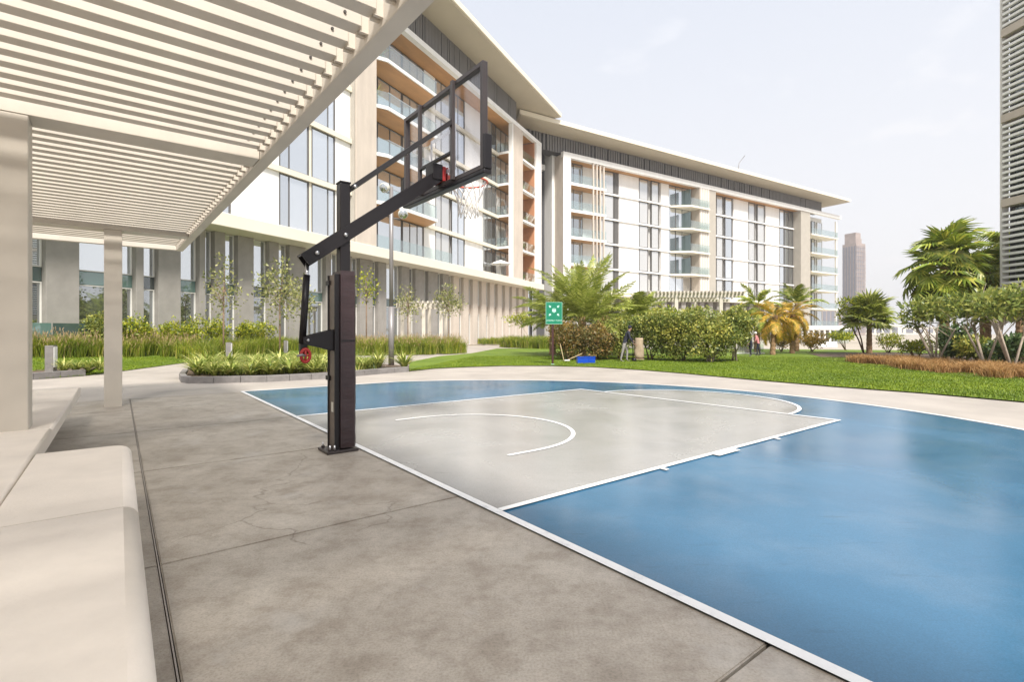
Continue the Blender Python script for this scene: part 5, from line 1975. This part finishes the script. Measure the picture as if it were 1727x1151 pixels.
# low skyline in the haze
r9 = np.random.default_rng(3)
for i, (px, Yd, wd, ht, lab) in enumerate([(1395, 520, 30, 26, 'pale block behind the corner balconies'), (1478, 600, 60, 11, 'low pale block right of the tower'),
                                           (1545, 640, 80, 9, 'low pale block left of the frangipani')]):
    b_ = root('far_building', (ray(px, Yd), Yd, 0))
    tag(b_, 'far ' + lab, 'building', 'low blocks on the horizon')
    box('wall', -wd / 2, wd / 2, 0, 20, -1, ht, 'tower' if i == 0 else 'cream', b_)
    box('roof_edge', -wd / 2 - .5, wd / 2 + .5, -.5, 20.5, ht, ht + 1, 'white_wall', b_)
    for q in range(6):
        box('window_band', -wd / 2 + 2 + q * (wd - 4) / 6, -wd / 2 + 2 + (q + .7) * (wd - 4) / 6, -.3, -.02, 2, ht - 2, 'tower_glass', b_)

# ---------------- louvred building at the right edge
LBd = Vector((.1, -.995, 0)).normalized()
LBn = Vector((-.995, -.1, 0))
LM = Matrix(((LBd.x, -LBn.x, 0, 20.05), (LBd.y, -LBn.y, 0, 20.8), (0, 0, 1, 0), (0, 0, 0, 1)))   # x toward camera along wall, y inward
lb = root('louvred_building')
tag(lb, 'tall building wrapped in beige horizontal louvres at the right picture edge', 'building')
box('core_wall', .06, 4.9, .35, 3, 2.6, 15.5, 'louvre_dark', lb, mtx=LM)
box('glass_wall', .3, 4.9, .30, .349, 3.2, 15.5, 'pane_teal', lb, mtx=LM)
box('ground_wall', .8, 4.9, 1.2, 3, -.05, 2.6, 'stone', lb, mtx=LM)
box('base_slab', -.25, 4.9, -.25, 3, 2.60, 3.12, 'stone', lb, mtx=LM)
box('corner_post', 0, .06, -.04, .3, 3.13, 15.5, 'white_frame', lb, mtx=LM)
bmesh_sl = None
z_ = 3.22
for lev, (za, zb2) in enumerate(((3.13, 6.35), (6.70, 9.80), (10.15, 13.3), (13.65, 15.3))):
    z_ = za + .08
    while z_ < zb2 - .12:
        if bmesh_sl is None:
            bm = bmesh.new()
            add_box(bm, .07, 4.9, -.02, .12, 0, .10, Matrix.Rotation(R(0), 4, 'X'))
            bmesh.ops.transform(bm, matrix=Matrix(((LBd.x, -LBn.x, 0, 0), (LBd.y, -LBn.y, 0, 0), (0, 0, 1, 0), (0, 0, 0, 1))), verts=bm.verts[:])
            bmesh.ops.recalc_face_normals(bm, faces=bm.faces[:])
            bmesh_sl = bm_mesh('louvre_slat', bm)
        o = link('louvre_slat', bmesh_sl, 'white_wall', lb)
        o.location = (20.05, 20.8, z_)
        z_ += .235
    box('floor_ledge', .061, 4.9, -.06, .29, zb2 + .02, zb2 + .33, 'stone', lb, mtx=LM)
for o in list(lb.children):
    if o.data and o.name.split('.')[0] in ('core_wall', 'glass_wall', 'ground_wall', 'base_slab', 'corner_post', 'floor_ledge'):
        bm = bmesh.new(); bm.from_mesh(o.data); bmesh.ops.recalc_face_normals(bm, faces=bm.faces[:]); bm.to_mesh(o.data); bm.free()


# ---------------- small pergolas in the garden
def small_pergola(name, px0, px1, Y, zt, n, label, dep=3.5, colp=(0.1, .9)):
    x0, x1 = ray(px0, Y), ray(px1, Y)
    r0 = root(name, (x0, Y, 0))
    tag(r0, label, 'pergola')
    L = x1 - x0
    box('front_beam', 0, L, 0, .15, zt - .28, zt, 'paint_beige', r0)
    box('rear_beam', 0, L, dep, dep + .15, zt - .28, zt, 'paint_beige', r0)
    for q in range(n):
        xx = L * (q + .5) / n
        box('rafter', xx - .06, xx + .06, -.3, dep + .4, zt + .002, zt + .16, 'paint_beige', r0)
    for c in colp:
        for yy in (.02, dep):
            box('column', L * c - .12, L * c + .12, yy, yy + .13 if yy < 1 else yy + .149, 0, zt - .281, 'paint_beige', r0)
    return r0


p1 = small_pergola('garden_pergola', 1092, 1256, 36, 4.05, 26, 'wide beige slat pergola showing above the hedge', 5.0, (.03, .30, .76))
bar('middle_beam', (0, 2.5, 3.72), (ray(1256, 36) - ray(1092, 36), 2.5, 3.72), .15, .2, 'paint_beige', p1)
box('rear_screen', .2, 6.6, 5.2, 5.3, 1.5, 3.2, 'cream', p1)
small_pergola('garden_pergola', 668, 752, 36, 3.35, 10, 'small beige pergola among young trees before the left building', 2.5, (.12, .55, .9))

# ---------------- things on the balconies
def to_world(bl, k, d, z):
    c, s_ = math.cos(bl.r.rotation_euler.z), math.sin(bl.r.rotation_euler.z)
    x_, y_ = k * SC, d * SC
    return (bl.r.location.x + c * x_ - s_ * y_, bl.r.location.y + s_ * x_ + c * y_, 1.2 + (z - 1.2) * SC)


def balcony_plant(bl, k, d, j, h, label, m='lily', n=40):
    x_, y_, z_ = to_world(bl, k, d, F0 + j * SH + .03)
    r0 = root('potted_plant', (x_, y_, z_))
    tag(r0, label, 'potted plant', 'potted plants on balconies')
    tube('pot', [(0, 0, 0), (0, 0, .4)], [.15, .2], 'planter_pot', r0, 10)
    o = link('leaves', lily_mesh(n, h, int(k * 10) + j), m, r0)
    o.location = (0, 0, .38)


balcony_plant(A, 28.5, 1.0, 3, 1.5, 'tall spiky potted plant on the balcony left of the backboard')
balcony_plant(A, 29.0, .8, 4, 1.1, 'potted plant in the top left balcony corner')
balcony_plant(A, 54.6, .7, 4, .8, 'potted plant on the top orange walled balcony')
balcony_plant(A, 53.6, .7, 3, .9, 'potted plant on the second orange walled balcony from the top')
balcony_plant(A, 54.4, .7, 2, .8, 'potted plant on the middle orange walled balcony')
balcony_plant(A, 53.4, .7, 1, .9, 'potted plant on the second orange walled balcony from below')
balcony_plant(A, 53.8, .8, 0, .9, 'potted plant on the lowest orange walled balcony')
x_, y_, z_ = to_world(A, 48.2, .9, F0 + .02)
um = root('parasol', (x_, y_, z_))
tag(um, 'small white parasol open on the podium terrace', 'parasol')
tube('pole', [(0, 0, 0), (0, 0, 1.9)], .03, 'steel', um, 6)
bm = bmesh.new()
c0 = bm.verts.new((0, 0, 2.05))
ring = [bm.verts.new((1.25 * math.cos(i * math.pi / 4), 1.25 * math.sin(i * math.pi / 4), 1.62)) for i in range(8)]
ring2 = [bm.verts.new((1.25 * math.cos(i * math.pi / 4), 1.25 * math.sin(i * math.pi / 4), 1.50)) for i in range(8)]
for i in range(8):
    bm.faces.new((c0, ring[i], ring[(i + 1) % 8]))
    bm.faces.new((ring[i], ring2[i], ring2[(i + 1) % 8], ring[(i + 1) % 8]))
link('canopy', bm_mesh('canopy', bm), 'white_cloth', um)


def balcony_chair(bl, k, d, z, rz, label):
    x_, y_, z_ = to_world(bl, k, d, z)
    r0 = root('balcony_chair', (x_, y_, z_ + .03), rz)
    tag(r0, label, 'chair', 'chairs on balconies')
    box('seat', -.22, .22, -.22, .22, .40, .45, 'white_frame', r0)
    box('backrest', -.22, .22, .2, .24, .50, .95, 'white_frame', r0)
    for sx in (-.2, .17):
        for sy in (-.2, .17):
            box('leg', sx, sx + .03, sy, sy + .03, 0, .40, 'white_frame', r0)
        box('back_post', sx, sx + .03, .2, .23, .45, .52, 'white_frame', r0)


for j, t_ in ((1, 'second lowest'), (2, 'third'), (3, 'fourth'), (4, 'topmost')):
    balcony_chair(A, 50.3, 1.3, F0 + j * SH, R(20 * j), 'white chair on the %s wedge balcony behind the net' % t_)

# ------------------------------------------------------------------ thin haze in the air
hm = bpy.data.materials.new('haze')
hm.use_nodes = True
t = hm.node_tree
t.nodes.remove(t.nodes['Principled BSDF'])
pv = t.nodes.new('ShaderNodeVolumePrincipled')
pv.inputs['Color'].default_value = (0.95, 0.95, 0.97, 1)
pv.inputs['Density'].default_value = 0.0006
pv.inputs['Anisotropy'].default_value = 0.2
t.links.new(pv.outputs[0], t.nodes['Material Output'].inputs['Volume'])
M['haze'] = hm
stuff(box('haze', -1000, 1000, -300, 2600, -1.1, 95, 'haze'))
